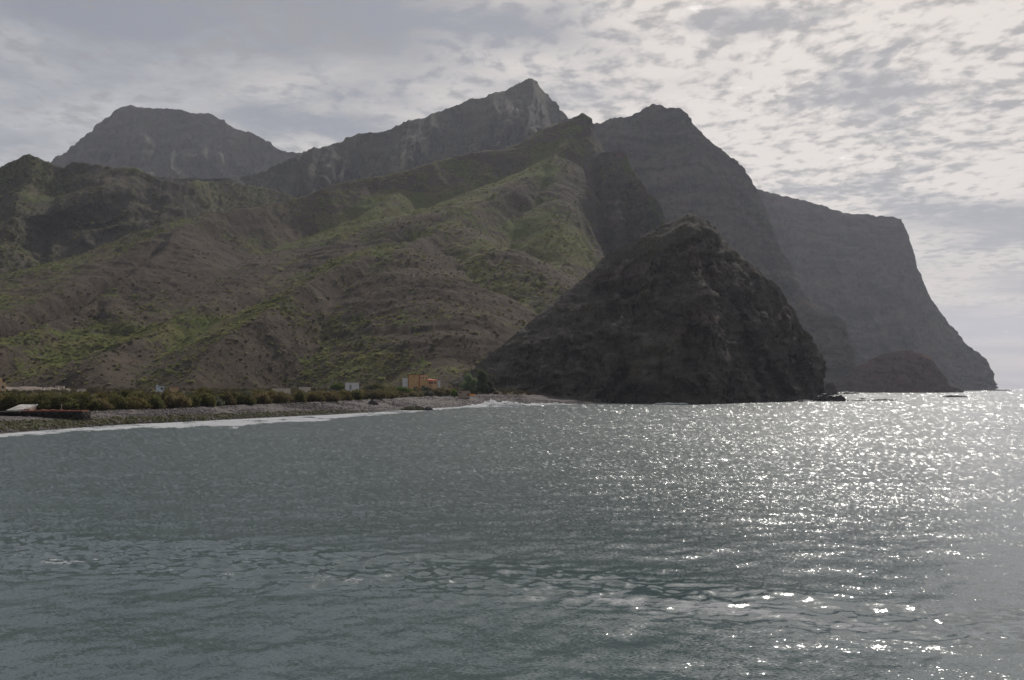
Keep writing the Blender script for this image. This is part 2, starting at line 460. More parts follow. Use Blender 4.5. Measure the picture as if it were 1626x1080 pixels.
def build_sea():
    gs = np.random.default_rng(77)
    az = np.concatenate([np.radians(np.arange(-180, -40, 5)), np.arange(math.radians(-40), math.radians(40), 0.00128), np.radians(np.arange(40, 181, 5))])
    dy = np.concatenate([np.linspace(700, 6.0, 600), np.geomspace(5.9, CH * F / 20000.0, 24)])
    r = CH * F / dy
    r = np.concatenate([[1.0, 8.0], r])
    A, R = np.meshgrid(az, r)
    X, Y = R * np.sin(A), R * np.cos(A)
    dr = np.gradient(r)[:, None]
    Z = np.zeros_like(X)
    wk = np.interp(X, _wx, _wy)
    wid = 0.016 * wk ** 1.5
    t = (Y - wk) / wid
    wake = np.exp(-t ** 4) * (np.abs(A) < 0.75)
    g = np.random.default_rng(3)
    warpx, warpy = 2.0 * fbm(X / 30, Y / 30, 0, 2, 5), 2.0 * fbm(X / 30, Y / 30, 0, 2, 9)
    lost = np.zeros_like(X)
    for lam, n, slope, spread in ((30, 4, .012, .3), (13, 5, .012, .5), (6, 7, .019, .6), (3.2, 9, .025, .7), (1.8, 10, .025, .8), (1.05, 10, .026, .9)):
        for k in range(n):
            L = lam * g.uniform(.75, 1.35)
            th = g.normal(0.0, spread) + 0.12
            kx, ky = math.sin(th) * 2 * math.pi / L, math.cos(th) * 2 * math.pi / L
            fade = np.clip((L / dr - 2.2) / 2.0, 0, 1)
            ph = kx * (X + warpx) + ky * (Y + warpy) + g.uniform(0, 6.28)
            w = np.sin(ph)
            lost += (1 - fade) * slope ** 2 / 2
            Z += fade * slope * L * 0.72 / (2 * math.pi) * (w + 0.25 * np.cos(2 * ph)) * (0.72 + 0.5 * np.clip(fbm(X / 60 + k, Y / 25, 0, 2, 40), -1, 1))
    # the churned band of an old boat wake: small steep-edged plates of water
    cx = X + 0.5 * fbm(X / 2.5, Y / 2.5, 0, 2, 71)
    cy = Y + 0.5 * fbm(X / 2.5, Y / 2.5, 4, 2, 72)
    Z += wake * (1 - 0.45 / (1 + np.exp(-(X - 4) / 2))) * (0.085 * ridged(cx / 1.5, cy / 0.95, 0, 2, 75) + 0.045 * fbm(cx / 0.9, cy / 0.5, 0, 2, 77))
    # water flattens where it runs up the beach
    rs = shore_r(A)
    on = (A > _sa[0]) & (A < _sa[-3])
    Z = np.where(on, Z * np.clip((rs - R) / 25 + 0.15, 0.15, 1), Z)
    Z[:2] = 0
    Z[(np.abs(A) > 0.72)] *= 0
    # foam: surf along the beach, streaks in the wake
    foam = np.zeros_like(X)
    fw_a = np.array([az_of(p[0]) for p in foam_w])
    fw = np.interp(A, fw_a, np.array([p[1] for p in foam_w]))
    dyR = CH * F / (R * np.cos(A))
    dys = CH * F / (rs * np.cos(A))
    wob = 1.0 + 0.16 * fbm(A * 70, 0.0, 0, 5, 21, 0.6)
    q = (dyR - dys) / (fw * wob) + 0.14 * fbm(X / 5, Y / 14, 0, 4, 25, 0.6)
    foam = np.where(on, np.clip(np.minimum((q + 0.6) * 4, (1.05 - q) * 5), 0, 1) * (0.70 + 0.30 * fbm(X / 4, Y / 9, 0, 3, 23)), 0)
    fstr = np.clip(0.36 + fbm(X / 7, Y / 2.5, 0, 3, 61) * 0.22 + 0.50 * np.exp(-((X - 11) / 8) ** 2), 0, 1)
    foam = np.maximum(foam, fstr * np.exp(-((t + 0.42 + 0.25 * fbm(X / 5, Y / 5, 0, 3, 67)) / 0.26) ** 2) * 0.74 * (np.abs(A) < .75))
    # white water along the foot of the headland
    # tilt of the waves too short for the mesh, one sample per grid point
    tilt = []
    for amp in (1.55, 1.25):
        n = gs.normal(size=X.shape)
        n = n + 0.6 * np.roll(n, 1, 1)
        tilt.append(n / 1.17 * amp * np.sqrt(lost) * TILT * (on * np.clip((rs - R) / 60, 0, 1) + ~on))
    V = np.stack([X, Y, Z], -1)
    me = mesh_np('sea', V, grid_faces(len(r), len(az), True), sea_material(), True, {'foam': foam, 'wake': wake, 'lost': np.sqrt(lost), 'tilt_x': tilt[0], 'tilt_y': tilt[1]})
    tag(link('sea', me), 'grey green rippled sea sparkling under the sun', 'sea', kind='structure')


build_sea()


# ------------------------------------------------------------------ mountains
def resample(pts, n, jag=0.0, seed=0):
    """spine points through pixels (px, py, distance), evenly spaced, with a little broken edge"""
    p = np.array(pts, float)
    s = np.concatenate([[0], np.cumsum(np.hypot(np.diff(p[:, 0]), np.diff(p[:, 1])))])
    t = np.linspace(0, s[-1], n)
    px, py, D = (np.interp(t, s, p[:, i]) for i in range(3))
    if jag:
        tx, ty = np.gradient(px), np.gradient(py)
        L = np.hypot(tx, ty) + 1e-9
        k = jag * (fbm(t / 9.0, 0.5, 0, 4, seed) * 0.55 + 0.7 * np.abs(vnoise(t / 17.0, 3.3, 0, seed + 5)) - 0.3)
        k *= np.clip(np.minimum(t, s[-1] - t) / 12.0, 0, 1)
        px = px - ty / L * k
        py = py + tx / L * k
    return np.array([P(a, b, c) for a, b, c in zip(px, py, D)]), t


LOFTS = {}


def loft(name, label, cat, mat, pts, ncol, nfront, nback, kf, kb, shape, zb, gully=(120, 0.2), disp=((60, 14), (18, 5), (6, 1.6)), ledge=(0, 1), jag=3.0,
         seed=1, veg=None, toward=0.75, key=None, rib=0.22, flat=False, kfun=None, xdisp=None):
    sp, tt = resample(pts, ncol, jag, seed)
    H = np.maximum(sp[:, 2] - zb, 0.5)
    vd = -sp[:, :2] / np.linalg.norm(sp[:, :2], axis=1)[:, None]
    fixed = np.array([0.0, -1.0])
    u = vd * toward + fixed * (1 - toward)
    u /= np.linalg.norm(u, axis=1)[:, None]
    arc = np.concatenate([[0], np.cumsum(np.linalg.norm(np.diff(sp[:, :2], axis=0), axis=1))])
    qf = np.linspace(0, 1, nfront) ** 0.9
    qb = np.linspace(0, 1, nback + 1)[1:][::-1]
    q = np.concatenate([-qb, qf])[:, None]
    aq = np.abs(q)
    g = np.where(q >= 0, shape(aq), aq)
    kfc = kf if kfun is None else kf * np.array([kfun(a) for a in np.interp(tt, np.linspace(0, tt[-1], ncol), np.linspace(0, 1, ncol))])[None, :]
    run = np.where(q >= 0, kfc * H[None, :], -kb * H[None, :]) * g
    s = arc[None, :]
    wv = s / gully[0] + 0.55 * fbm(aq * 2.2, s / (gully[0] * 3), 0, 3, seed + 3)
    rd = ridged(wv, aq * 0.6 + 0 * wv, 0.0, 3, seed + 9)
    run = run + np.sign(q + 1e-9) * H[None, :] * gully[1] * (rd - 0.3) * np.clip(aq * 2.2, 0, 1) * (1 - 0.25 * aq)
    wv2 = s / (gully[0] * 0.30) + 0.8 * fbm(s / gully[0], aq * 5, 0, 3, seed + 13) + 0.25 * wv
    rd2 = ridged(wv2, aq * 2.5, 0.0, 3, seed + 19)
    run = run + np.sign(q + 1e-9) * H[None, :] * gully[1] * rib * (rd2 - 0.3) * np.clip(aq * 5, 0, 1)
    Z = sp[None, :, 2] - H[None, :] * aq
    if ledge[0]:
        a = ledge[0]
        zz = Z + 0.9 * a * fbm(s / (a * 6), Z / (a * 5), 0, 3, seed + 31)
        n1 = vnoise(s / (a * 9), 0.3, zz / (a * 0.62), seed + 33) + 0.6 * vnoise(s / (a * 4), 0.3, zz / (a * 0.27), seed + 34)
        run = run + np.where(q > 0, 1, -1) * ledge[1] * np.tanh(2.6 * n1) * (0.55 + 0.6 * vnoise(s / (a * 5), Z / (a * 3), 0, seed + 35)) * np.clip(aq * 6, 0, 1)
    X = sp[None, :, 0] + u[None, :, 0] * run
    Y = sp[None, :, 1] + u[None, :, 1] * run
    V = np.stack([X, Y, np.broadcast_to(Z, X.shape)], -1)
    du = np.gradient(V, axis=1); dv = np.gradient(V, axis=0)
    nrm = np.cross(du, dv)
    nrm /= np.linalg.norm(nrm, axis=-1)[..., None] + 1e-9
    if (nrm[-nfront // 2, :, 1]).mean() > 0:
        nrm = -nrm
    wgt = np.clip(0.10 + aq * 7.0, 0, 1) * np.clip(H / 40.0, 0.12, 1)[None, :]
    d = 0
    for i, (L, amp) in enumerate(disp):
        d = d + amp * fbm(V[..., 0] / L, V[..., 1] / L, V[..., 2] / L * 1.5, 3, seed + 50 + i)
    V = V + nrm * (d * wgt)[..., None]
    if xdisp is not None:
        V = xdisp(V, q, tt)
    concave = fbm(V[..., 0] / 90, V[..., 1] / 90, V[..., 2] / 90, 3, seed + 71) * 0.35 - rd * 0.10
    vg = np.clip((veg(V, aq, concave) if veg else 0.0 * concave), 0, 1)
    n, m = V.shape[:2]
    LOFTS[key or name] = V[nback:]
    me = mesh_np(name, V, grid_faces(n, m, True), mat, not flat, {'veg': vg})
    return tag(link(name, me), label, cat, kind='structure')


def build_far_mountains():
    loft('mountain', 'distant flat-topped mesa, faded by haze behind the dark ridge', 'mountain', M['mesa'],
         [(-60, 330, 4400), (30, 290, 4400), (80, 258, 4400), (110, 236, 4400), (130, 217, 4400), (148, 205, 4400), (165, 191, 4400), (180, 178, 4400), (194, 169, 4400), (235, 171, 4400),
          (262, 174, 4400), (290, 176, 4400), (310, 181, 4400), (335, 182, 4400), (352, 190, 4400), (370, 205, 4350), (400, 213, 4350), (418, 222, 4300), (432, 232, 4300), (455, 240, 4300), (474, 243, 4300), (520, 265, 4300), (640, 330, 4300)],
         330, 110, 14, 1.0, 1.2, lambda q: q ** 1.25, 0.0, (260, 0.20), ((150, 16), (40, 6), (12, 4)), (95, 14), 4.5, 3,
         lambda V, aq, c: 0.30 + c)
    loft('mountain', 'tallest pointed peak with a long jagged ridge running down behind the green hill', 'mountain', M['mountain'],
         [(150, 300, 2500), (240, 280, 2550), (310, 283, 2600), (345, 284, 2650), (380, 282, 2700), (405, 276, 2750), (430, 266, 2800), (455, 255, 2850), (470, 247, 2850), (482, 240, 2900), (495, 236, 2900), (520, 231, 2950), (545, 222, 3000),
          (570, 210, 3050), (595, 212, 3080), (620, 206, 3100), (640, 194, 3120), (665, 187, 3150), (690, 181, 3200), (720, 168, 3250), (745, 157, 3300), (770, 153, 3330), (800, 144, 3380), (822, 134, 3400),
          (835, 126, 3400), (845, 125, 3400), (853, 132, 3400), (864, 145, 3400), (880, 161, 3400), (892, 176, 3380), (905, 187, 3360), (930, 200, 3350), (948, 196, 3350), (990, 230, 3350), (1060, 330, 3350)],
         560, 120, 14, 1.25, 1.2, lambda q: q ** 1.15, 20.0, (170, 0.24), ((110, 14), (30, 5), (9, 3.2)), (70, 10), 4.0, 5,
         lambda V, aq, c: 0.30 + c + 0.10 * np.clip((700 - V[..., 2]) / 500, -1, 1))
    loft('mountain', 'brown green hill with a small knob on its crest, rising behind the seaside scrub belt', 'mountain', M['hill_far'],
         [(-420, 330, 1700), (-250, 300, 1750), (-100, 285, 1800), (-30, 276, 1800), (0, 266, 1800), (20, 257, 1800), (36, 248, 1800), (46, 243, 1800), (57, 248, 1800), (75, 258, 1820), (100, 266, 1840), (115, 258, 1850), (140, 259, 1850), (165, 263, 1860),
          (190, 266, 1870), (214, 267, 1870), (235, 275, 1880), (255, 285, 1880), (285, 291, 1900), (310, 286, 1950), (345, 289, 2050), (380, 292, 2150), (430, 300, 2250), (520, 330, 2300)],
         460, 150, 12, 1.45, 1.3, lambda q: q ** 1.1, 20.0, (230, 0.17), ((80, 7), (24, 2.4), (8, 1.2)), (40, 2), 3.0, 8,
         lambda V, aq, c: 0.40 + c, key='left_hill', rib=0.10)


def build_cliffs():
    loft('sea_cliff', 'farthest hazy sea cliff dropping steeply to the open sea', 'cliff', M['cliff'],
         [(1040, 300, 3900), (1100, 290, 3900), (1150, 285, 3900), (1190, 296, 3900), (1215, 304, 3920), (1240, 311, 3950), (1270, 317, 4000), (1300, 325, 4020), (1320, 331, 4050), (1340, 338, 4070), (1358, 341, 4100), (1380, 340, 4120), (1400, 343, 4130), (1420, 345, 4140), (1431, 349, 4150),
          (1440, 366, 4150), (1446, 383, 4150), (1452, 400, 4150), (1454, 420, 4150), (1461, 438, 4150), (1470, 456, 4150), (1478, 474, 4150), (1488, 490, 4150), (1503, 508, 4150), (1520, 529, 4150), (1533, 543, 4150), (1548, 556, 4150), (1562, 567, 4150), (1571, 578, 4150), (1575, 592, 4150), (1580, 604, 4150), (1583, 616, 4150)],
         420, 130, 12, 0.55, 0.6, lambda q: 1 - (1 - q) ** 1.25, -3.0, (240, 0.12), ((130, 16), (40, 6), (12, 3)), (85, 26), 3.0, 12,
         lambda V, aq, c: 0.12 + c, toward=0.9, rib=0.12)
    loft('sea_cliff', 'high hazy mountain shoulder stepping down in cliff bands behind the dark rock', 'cliff', M['cliff'],
         [(880, 240, 2900), (925, 205, 2900), (950, 195, 2900), (975, 189, 2900), (1000, 185, 2900), (1018, 174, 2900), (1036, 165, 2900), (1050, 168, 2900), (1066, 171, 2900), (1078, 171, 2900), (1090, 180, 2900), (1098, 192, 2900), (1112, 210, 2900), (1130, 226, 2900), (1152, 242, 2900),
          (1172, 256, 2900), (1184, 269, 2900), (1193, 284, 2900), (1200, 300, 2900), (1212, 325, 2880), (1222, 350, 2860), (1232, 378, 2840), (1245, 402, 2820), (1256, 420, 2800), (1264, 446, 2780), (1282, 474, 2760), (1298, 486, 2740), (1318, 494, 2720), (1332, 506, 2700), (1345, 522, 2680), (1352, 545, 2660), (1358, 575, 2640), (1364, 600, 2640), (1368, 618, 2640)],
         520, 140, 12, 0.42, 0.7, lambda q: 1 - (1 - q) ** 1.15, -3.0, (190, 0.12), ((110, 15), (34, 5), (10, 3)), (75, 24), 3.5, 15,
         lambda V, aq, c: 0.16 + c, toward=0.85, rib=0.12)
    loft('headland', 'low reddish headland at the foot of the hazy cliffs', 'headland', M['red_rock'],
         [(1290, 621, 2300), (1318, 617, 2300), (1330, 606, 2300), (1345, 595, 2300), (1365, 580, 2300), (1385, 569, 2300), (1405, 561, 2300), (1425, 557, 2300), (1445, 557, 2300), (1462, 560, 2300), (1475, 567, 2300), (1486, 578, 2300), (1494, 590, 2300), (1499, 602, 2300), (1506, 610, 2300), (1520, 616, 2300), (1530, 621, 2300)],
         200, 60, 8, 0.7, 0.8, lambda q: q, -3.0, (50, 0.12), ((40, 8), (12, 3), (5, 1.2)), (20, 3), 1.5, 18, key='red_headland')


# the green hill: a height field made of ridge lines and the gullies between them
RIDGES = [
    # (slope of its sides, roundness of its crest, [(px, py, distance)...])
    (0.73, 4, [(925, 184, 2000), (870, 204, 1980), (835, 232, 1960), (780, 240, 1940), (740, 245, 1920), (690, 258, 1880), (640, 273, 1840), (580, 284, 1800), (520, 298, 1750), (440, 319, 1680), (390, 329, 1610),
            (340, 338, 1540), (300, 348, 1490), (270, 362, 1450), (245, 377, 1420), (215, 395, 1390), (150, 416, 1310), (60, 450, 1200), (0, 472, 1130), (-120, 515, 1000), (-240, 570, 900)]),
    (0.78, 4, [(925, 190, 2000), (880, 250, 1850), (830, 291, 1720), (780, 320, 1600), (720, 355, 1440), (690, 371, 1360), (655, 383, 1260), (620, 390, 1230), (560, 420, 1130), (480, 457, 1010), (400, 505, 900), (340, 551, 820), (300, 594, 760), (280, 612, 740)]),
    (0.71, 4, [(340, 338, 1540), (300, 362, 1440), (262, 385, 1340), (215, 430, 1200), (172, 468, 1110), (128, 497, 1020), (60, 525, 930), (0, 546, 870), (-100, 585, 790)]),
    (0.73, 10, [(172, 468, 1100), (200, 500, 1020), (215, 530, 960)]),
    (0.68, 8, [(640, 300, 1800), (600, 340, 1640), (560, 380, 1470), (498, 423, 1300), (410, 460, 1150), (332, 490, 1030), (266, 513, 970), (200, 545, 880), (140, 580, 800)]),
    (0.65, 70, [(640, 385, 1240), (662, 430, 1120), (680, 480, 1010), (700, 530, 900), (720, 585, 790)]),
    (0.73, 60, [(720, 355, 1440), (790, 395, 1300), (830, 425, 1220), (870, 470, 1120)]),
    (0.88, 30, [(880, 250, 1850), (880, 320, 1650), (882, 375, 1500), (886, 420, 1380), (896, 450, 1280)]),
]


def hill_height(X, Y):
    best = np.full(X.shape, -1e9)
    second = np.full(X.shape, -1e9)
    wx = X + 9 * fbm(X / 130, Y / 130, 0, 3, 301)
    wy = Y + 9 * fbm(X / 130, Y / 130, 7, 3, 305)
    for sl, rnd, pts in RIDGES:
        W3 = np.array([P(*p) for p in pts])
        top = np.full(X.shape, -1e9)
        for a, b in zip(W3[:-1], W3[1:]):
            ab = b[:2] - a[:2]
            L2 = (ab ** 2).sum()
            t = np.clip(((wx - a[0]) * ab[0] + (wy - a[1]) * ab[1]) / L2, 0, 1)
            d = np.hypot(wx - a[0] - t * ab[0], wy - a[1] - t * ab[1])
            z = a[2] + t * (b[2] - a[2])
            cr = ab[0] * (wy - a[1]) - ab[1] * (wx - a[0])
            slp = sl * (1 + (0.32 if rnd < 20 else 0.05) * np.tanh(cr / math.sqrt(L2) / 12.0) * (1 if ab[0] < 0 else -1))
            dd = np.sqrt(d * d + rnd * rnd) - rnd
            h = z - slp * dd * (1 - 0.22 * np.clip(dd / 420, 0, 1))
            top = np.maximum(top, h)
        second = np.maximum(second, np.minimum(best, top))
        best = np.maximum(best, top)
    return best, best - second


def build_green_hill():
    az = np.arange(math.radians(-36), math.radians(10), 0.00125)
    r = np.concatenate([np.arange(640, 1400, 3.4), np.arange(1400, 2300, 5.0)])
    A, R = np.meshgrid(az, r)
    X, Y = R * np.sin(A), R * np.cos(A)
    Z, gap = hill_height(X, Y)
    Z = Z - 0.95 * np.maximum(0, A - az_of(930) + 0.012 * fbm(R / 70, A * 40, 0, 3, 311)) * R
    Z = Z - 160 * np.clip((A - az_of(832)) / 0.03, 0, 1) * np.clip((900 - Y) / 110, 0, 1)     # the headland takes over here
    crease = np.clip(1 - gap / 22.0, 0, 1)                    # 1 along a gully between two spurs
    near_ridge = np.clip(gap / 60.0, 0, 1)
    # side gullies running down the slopes, rills, lumps
    gy, gx = np.gradient(Z)
    wv = fbm(X / 70, Y / 70, Z / 60, 3, 331)
    rg = ridged(X / 95 + 0.5 * wv, Y / 95, Z / 160, 3, 340)
    mid = np.clip((Z - 12) / 40, 0, 1)
    Z = Z + mid * (1.7 * (rg - 0.35) + 1.0 * ridged(X / 24 + wv, Y / 24, 0, 3, 345) + 0.8 * fbm(X / 9, Y / 9, 0, 3, 349))
    led = np.floor(Z / 16 + fbm(X / 200, Y / 200, 0, 2, 350) * 1.2)
    fr = Z / 16 + fbm(X / 200, Y / 200, 0, 2, 350) * 1.2 - led
    outcrop = np.clip(fbm(X / 90, Y / 90, Z / 25, 3, 356) * 1.3 - 0.15, 0, 1) * mid
    Z = Z + outcrop * 3.6 * (np.clip((fr - 0.35) / 0.22, 0, 1) - fr)
    fl = np.where(A > az_of(800), -1.0, ground_z(X, Y) - 1.5)
    Z = np.maximum(Z, fl - 1.5)
    noise = fbm(X / 120, Y / 120, Z / 90, 4, 360)
    veg = 0.20 + 0.30 * noise + 0.22 * crease - 0.4 * outcrop
    # greener places that the photograph shows: (px, py, distance, radius, amount)
    aspect = np.gradient(Z, axis=1) / (0.00125 * R)              # greener left flanks, browner right; also paints lit and shaded sides into the colour
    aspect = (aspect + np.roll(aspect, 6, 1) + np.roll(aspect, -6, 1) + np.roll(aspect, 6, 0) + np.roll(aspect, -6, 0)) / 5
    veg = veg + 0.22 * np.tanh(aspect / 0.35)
    for px, py, D, rad, am in ((900, 290, 1750, 130, .30), (890, 385, 1480, 120, .85), (860, 260, 1850, 110, .25), (720, 300, 1720, 170, .28), (560, 320, 1650, 170, .20), (600, 545, 900, 55, .40),
                               (590, 575, 830, 40, .35), (210, 520, 970, 75, .45), (150, 545, 900, 70, .35), (245, 515, 960, 40, .3), (400, 520, 930, 90, .20), (430, 375, 1500, 60, .25), (20, 540, 900, 70, .35), (800, 540, 930, 80, .22), (780, 440, 1200, 120, .15),
                               (640, 330, 1680, 100, .25), (480, 470, 1040, 70, .15)):
        c = P(px, py, D)
        veg = veg + am * np.exp(-((X - c[0]) ** 2 + (Y - c[1]) ** 2) / rad ** 2)
    for px, py, D, rad, am in ((470, 560, 850, 90, .30), (350, 420, 1350, 150, .30), (250, 420, 1250, 90, .25), (620, 470, 1030, 80, .22), (560, 480, 1000, 60, .15), (300, 470, 1100, 90, .25), (700, 540, 880, 70, .15), (80, 600, 760, 60, .3)):
        c = P(px, py, D)
        veg = veg - am * np.exp(-((X - c[0]) ** 2 + (Y - c[1]) ** 2) / rad ** 2)
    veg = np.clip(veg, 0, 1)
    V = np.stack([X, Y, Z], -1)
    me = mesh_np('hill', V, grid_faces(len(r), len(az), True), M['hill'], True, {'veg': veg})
    tag(link('hill', me), 'green and brown scrubby hill with steep spurs and gullies behind the beach', 'hill', kind='structure')
    return V, veg


def build_crags():
    loft('crag', 'dark rocky crag below the green slope, broken by a road cutting', 'crag', M['crag'],
         [(890, 300, 1900), (915, 282, 1880), (930, 268, 1870), (945, 250, 1860), (958, 243, 1850), (972, 240, 1850), (986, 237, 1850), (995, 248, 1840), (1001, 268, 1830), (1010, 282, 1810), (1022, 295, 1790), (1028, 306, 1780), (1042, 316, 1760), (1050, 330, 1740), (1056, 350, 1720), (1064, 380, 1700), (1080, 430, 1680), (1095, 500, 1670), (1105, 590, 1660)],
         240, 150, 10, 0.55, 0.5, lambda q: 1 - (1 - q) ** 1.3, 20.0, (70, 0.16), ((45, 9), (14, 4), (5, 2.0)), (26, 7), 3.5, 24, lambda V, aq, c: 0.30 + c - 0.35 * np.clip(aq * 2.2, 0, 1), toward=0.8, key='crag')
    loft('crag', 'blunt dark summit crag with a reddish cliff face on its seaward side', 'crag', M['crag'],
         [(800, 250, 2040), (825, 228, 2030), (845, 214, 2020), (866, 202, 2010), (885, 195, 2000), (905, 188, 2000), (918, 182, 1990), (926, 180, 1990), (934, 186, 1985), (940, 194, 1980), (943, 210, 1975), (945, 228, 1970), (948, 246, 1965), (952, 270, 1960), (958, 310, 1950)],
         170, 90, 8, 0.7, 0.6, lambda q: q, 180.0, (60, 0.08), ((40, 10), (13, 4), (5, 1.3)), (24, 6), 3.0, 27, lambda V, aq, c: 0.40 + c, key='summit_crag')


def build_headland():
    def bulge(V, q, tt):
        # steep sea face on the seaward end: vertical flutes
        X, Z = V[..., 0], V[..., 2]
        w = np.clip((X - 110) / 50, 0, 1) * np.clip((118 - Z) / 40, 0, 1) * (q >= 0)
        fl = ridged(X / 16 + 0.4 * fbm(Z / 25, X / 40, 0, 2, 411), Z / 120, 0, 3, 415)
        V = V.copy()
        V[..., 1] -= w * 6.0 * (fl - 0.2)
        return V
    loft('headland', 'steep dark volcanic headland rising from the water beyond the beach', 'headland', M['rock'],
         [(668, 624, 735), (690, 619, 735), (710, 610, 738), (730, 599, 740), (748, 588, 745), (775, 566, 752), (800, 546, 760), (820, 530, 766), (840, 512, 772), (858, 497, 778), (880, 480, 784), (900, 462, 788), (925, 443, 792), (945, 425, 795), (955, 412, 797), (965, 402, 798), (985, 392, 800), (1010, 380, 800), (1035, 368, 800), (1050, 358, 800), (1062, 355, 800), (1078, 347, 800), (1088, 340, 800), (1100, 339, 800), (1110, 346, 800), (1122, 350, 800), (1135, 362, 800), (1145, 378, 802), (1160, 392, 804), (1178, 407, 806), (1198, 424, 810), (1215, 437, 814), (1231, 450, 818), (1243, 462, 822), (1248, 480, 826), (1262, 490, 830), (1270, 512, 832), (1277, 525, 834), (1289, 536, 836), (1292, 552, 838), (1291, 570, 838), (1295, 590, 838), (1297, 606, 838), (1294, 622, 838), (1292, 637, 838)],
         620, 230, 24, 0.98, 0.75, lambda q: 1 - (1 - q) ** 1.35, -3.0, (52, 0.15), ((42, 7.0), (12, 2.2), (3.6, 1.0)), (10, 3.0), 2.2, 33,
         lambda V, aq, c: 0.26 + c * 0.9 + 0.30 * np.clip((V[..., 2] - 95) / 50, 0, 1) - 0.12 * np.clip((40 - V[..., 2]) / 30, 0, 1) - 0.2 * np.clip((V[..., 0] - 120) / 60, 0, 1),
         toward=0.55, xdisp=bulge, kfun=lambda a: 1.0 if a < 0.58 else 1.0 - 0.52 * min(1, (a - 0.58) / 0.16))


build_far_mountains()
build_cliffs()
HILL_V, HILL_VEG = build_green_hill()
build_crags()
build_headland()


# ------------------------------------------------------------------ beach and flat ground
def beach_material():
    def f(N, b):
        pos = N.n('ShaderNodeNewGeometry').outputs['Position']
        moss = N.n('ShaderNodeAttribute', {'attribute_name': 'moss'}).outputs['Fac']
        wet = N.n('ShaderNodeAttribute', {'attribute_name': 'wet'}).outputs['Fac']
        v = N.n('ShaderNodeTexVoronoi', {}, Scale=1.6)
        N.set(v.inputs['Vector'], pos)
        n = N.noise(pos, 0.12, 5.0, 0.6)
        c = N.mix(N.n('ShaderNodeSeparateColor', {}, Color=v.outputs['Color']).outputs[0], (0.052, 0.045, 0.044), (0.122, 0.106, 0.103))
        c = N.mix(N.math('MULTIPLY', N.step(n, 0.4, 0.65), 0.4), c, (0.080, 0.070, 0.068))
        c = N.mix(N.math('MULTIPLY', moss, N.step(N.noise(pos, 0.5, 4.0, 0.6), 0.35, 0.6)), c, (0.060, 0.058, 0.026))
        c = N.mix(N.math('MULTIPLY', wet, 0.6), c, (0.045, 0.042, 0.042))
        N.set(b.inputs['Base Color'], c)
        N.set(b.inputs['Normal'], N.n('ShaderNodeBump', {}, Strength=1.0, Distance=0.35, Height=N.math('SUBTRACT', 1.0, v.outputs['Distance'])).outputs[0])
    return pbsdf('shingle', f, 0.9, 0.15)


M['beach'] = beach_material()


def moss_amount(a, t):
    px = CX + F * np.tan(a)
    w = np.interp(px, [-400, 130, 330, 520, 620], [0.52, 0.44, 0.32, 0.22, 0.0])
    return np.clip((w - t) / 0.08, 0, 1) * np.clip(t / 0.05, 0, 1) * (px < 640)


def beach_z(a, t):
    zc = crest_z(a)
    z = np.where(t < 0, t * 4.0, np.where(t <= 1, zc * (0.12 * np.clip(t * 8, 0, 1) + 0.88 * np.clip(t, 0, 1) ** 0.85), zc - 0.7 * np.clip((t - 1) / 0.25, 0, 1)))
    return z


def build_beach():
    a = np.arange(math.radians(-42), math.radians(5.5), 0.0015)
    t = np.concatenate([np.linspace(-0.4, 0, 8)[:-1], np.linspace(0, 1, 56), np.linspace(1, 1.35, 10)[1:]])
    A, T = np.meshgrid(a, t)
    rs, rc = shore_r(A), crest_r(A)
    R = rs + (rc - rs) * T
    X, Y = R * np.sin(A), R * np.cos(A)
    Z = beach_z(A, T)
    Z = Z + np.clip(T * 3, 0, 1) * (0.22 * fbm(X / 14, Y / 14, 0, 3, 501) + 0.12 * fbm(X / 2.2, Y / 2.2, 0, 3, 505))
    Z = Z + 0.25 * np.clip(vnoise(X / 26, Y / 26, 0, 509), 0, 1) * np.exp(-((T - 0.55) / 0.2) ** 2)
    me = mesh_np('beach', np.stack([X, Y, Z], -1), grid_faces(len(t), len(a), True), M['beach'], True,
                 {'moss': moss_amount(A, T), 'wet': np.clip((0.10 - T) / 0.08, 0, 1)})
    tag(link('beach', me), 'grey shingle beach sloping down to the surf', 'beach', kind='structure')
    r = np.linspace(0, 1, 60)
    a = np.arange(math.radians(-46), math.radians(3.4), 0.004)
    A, T = np.meshgrid(a, r)
    r0 = crest_r(A) + 0.12 * (crest_r(A) - shore_r(A))
    R = r0 + (1250 - r0) * T ** 1.5
    X, Y = R * np.sin(A), R * np.cos(A)
    Z = ground_z(X, Y) + 0.35 * fbm(X / 30, Y / 30, 0, 3, 521)
    Z = np.where(T <= 0.0001, Z - 1.0, Z)
    veg = np.clip(0.20 + 0.35 * fbm(X / 40, Y / 40, 0, 3, 525), 0, 1)
    LOFTS['ground'] = np.stack([X, Y, Z], -1)
    me = mesh_np('ground', np.stack([X, Y, Z], -1), grid_faces(len(r), len(a), True), M['hill'], True, {'veg': veg})
    tag(link('ground', me), 'flat scrubby ground between the beach and the hills', 'ground', kind='structure')


build_beach()


# ------------------------------------------------------------------ haze
def build_haze():
    m = bpy.data.materials.new('sea_haze')
    m.use_nodes = True
    N = Nodes(m.node_tree)
    v = N.n('ShaderNodeVolumePrincipled', {}, Color=(0.80, 0.85, 1.0, 1), Density=0.000032, Anisotropy=0.35)
    o = N.n('ShaderNodeOutputMaterial')
    N.set(o.inputs['Volume'], v.outputs[0])
    s, z0, z1 = 20600.0, -4.0, 1330.0
    V = [(x, y, z) for z in (z0, z1) for y in (-s, s) for x in (-s, s)]
    Q = [(0, 2, 3, 1), (4, 5, 7, 6), (0, 1, 5, 4), (2, 6, 7, 3), (0, 4, 6, 2), (1, 3, 7, 5)]
    me = mesh_np('haze', V, Q, m, False)
    tag(link('haze', me), 'pale sea haze lying over the bay and mountains', 'haze', kind='stuff')


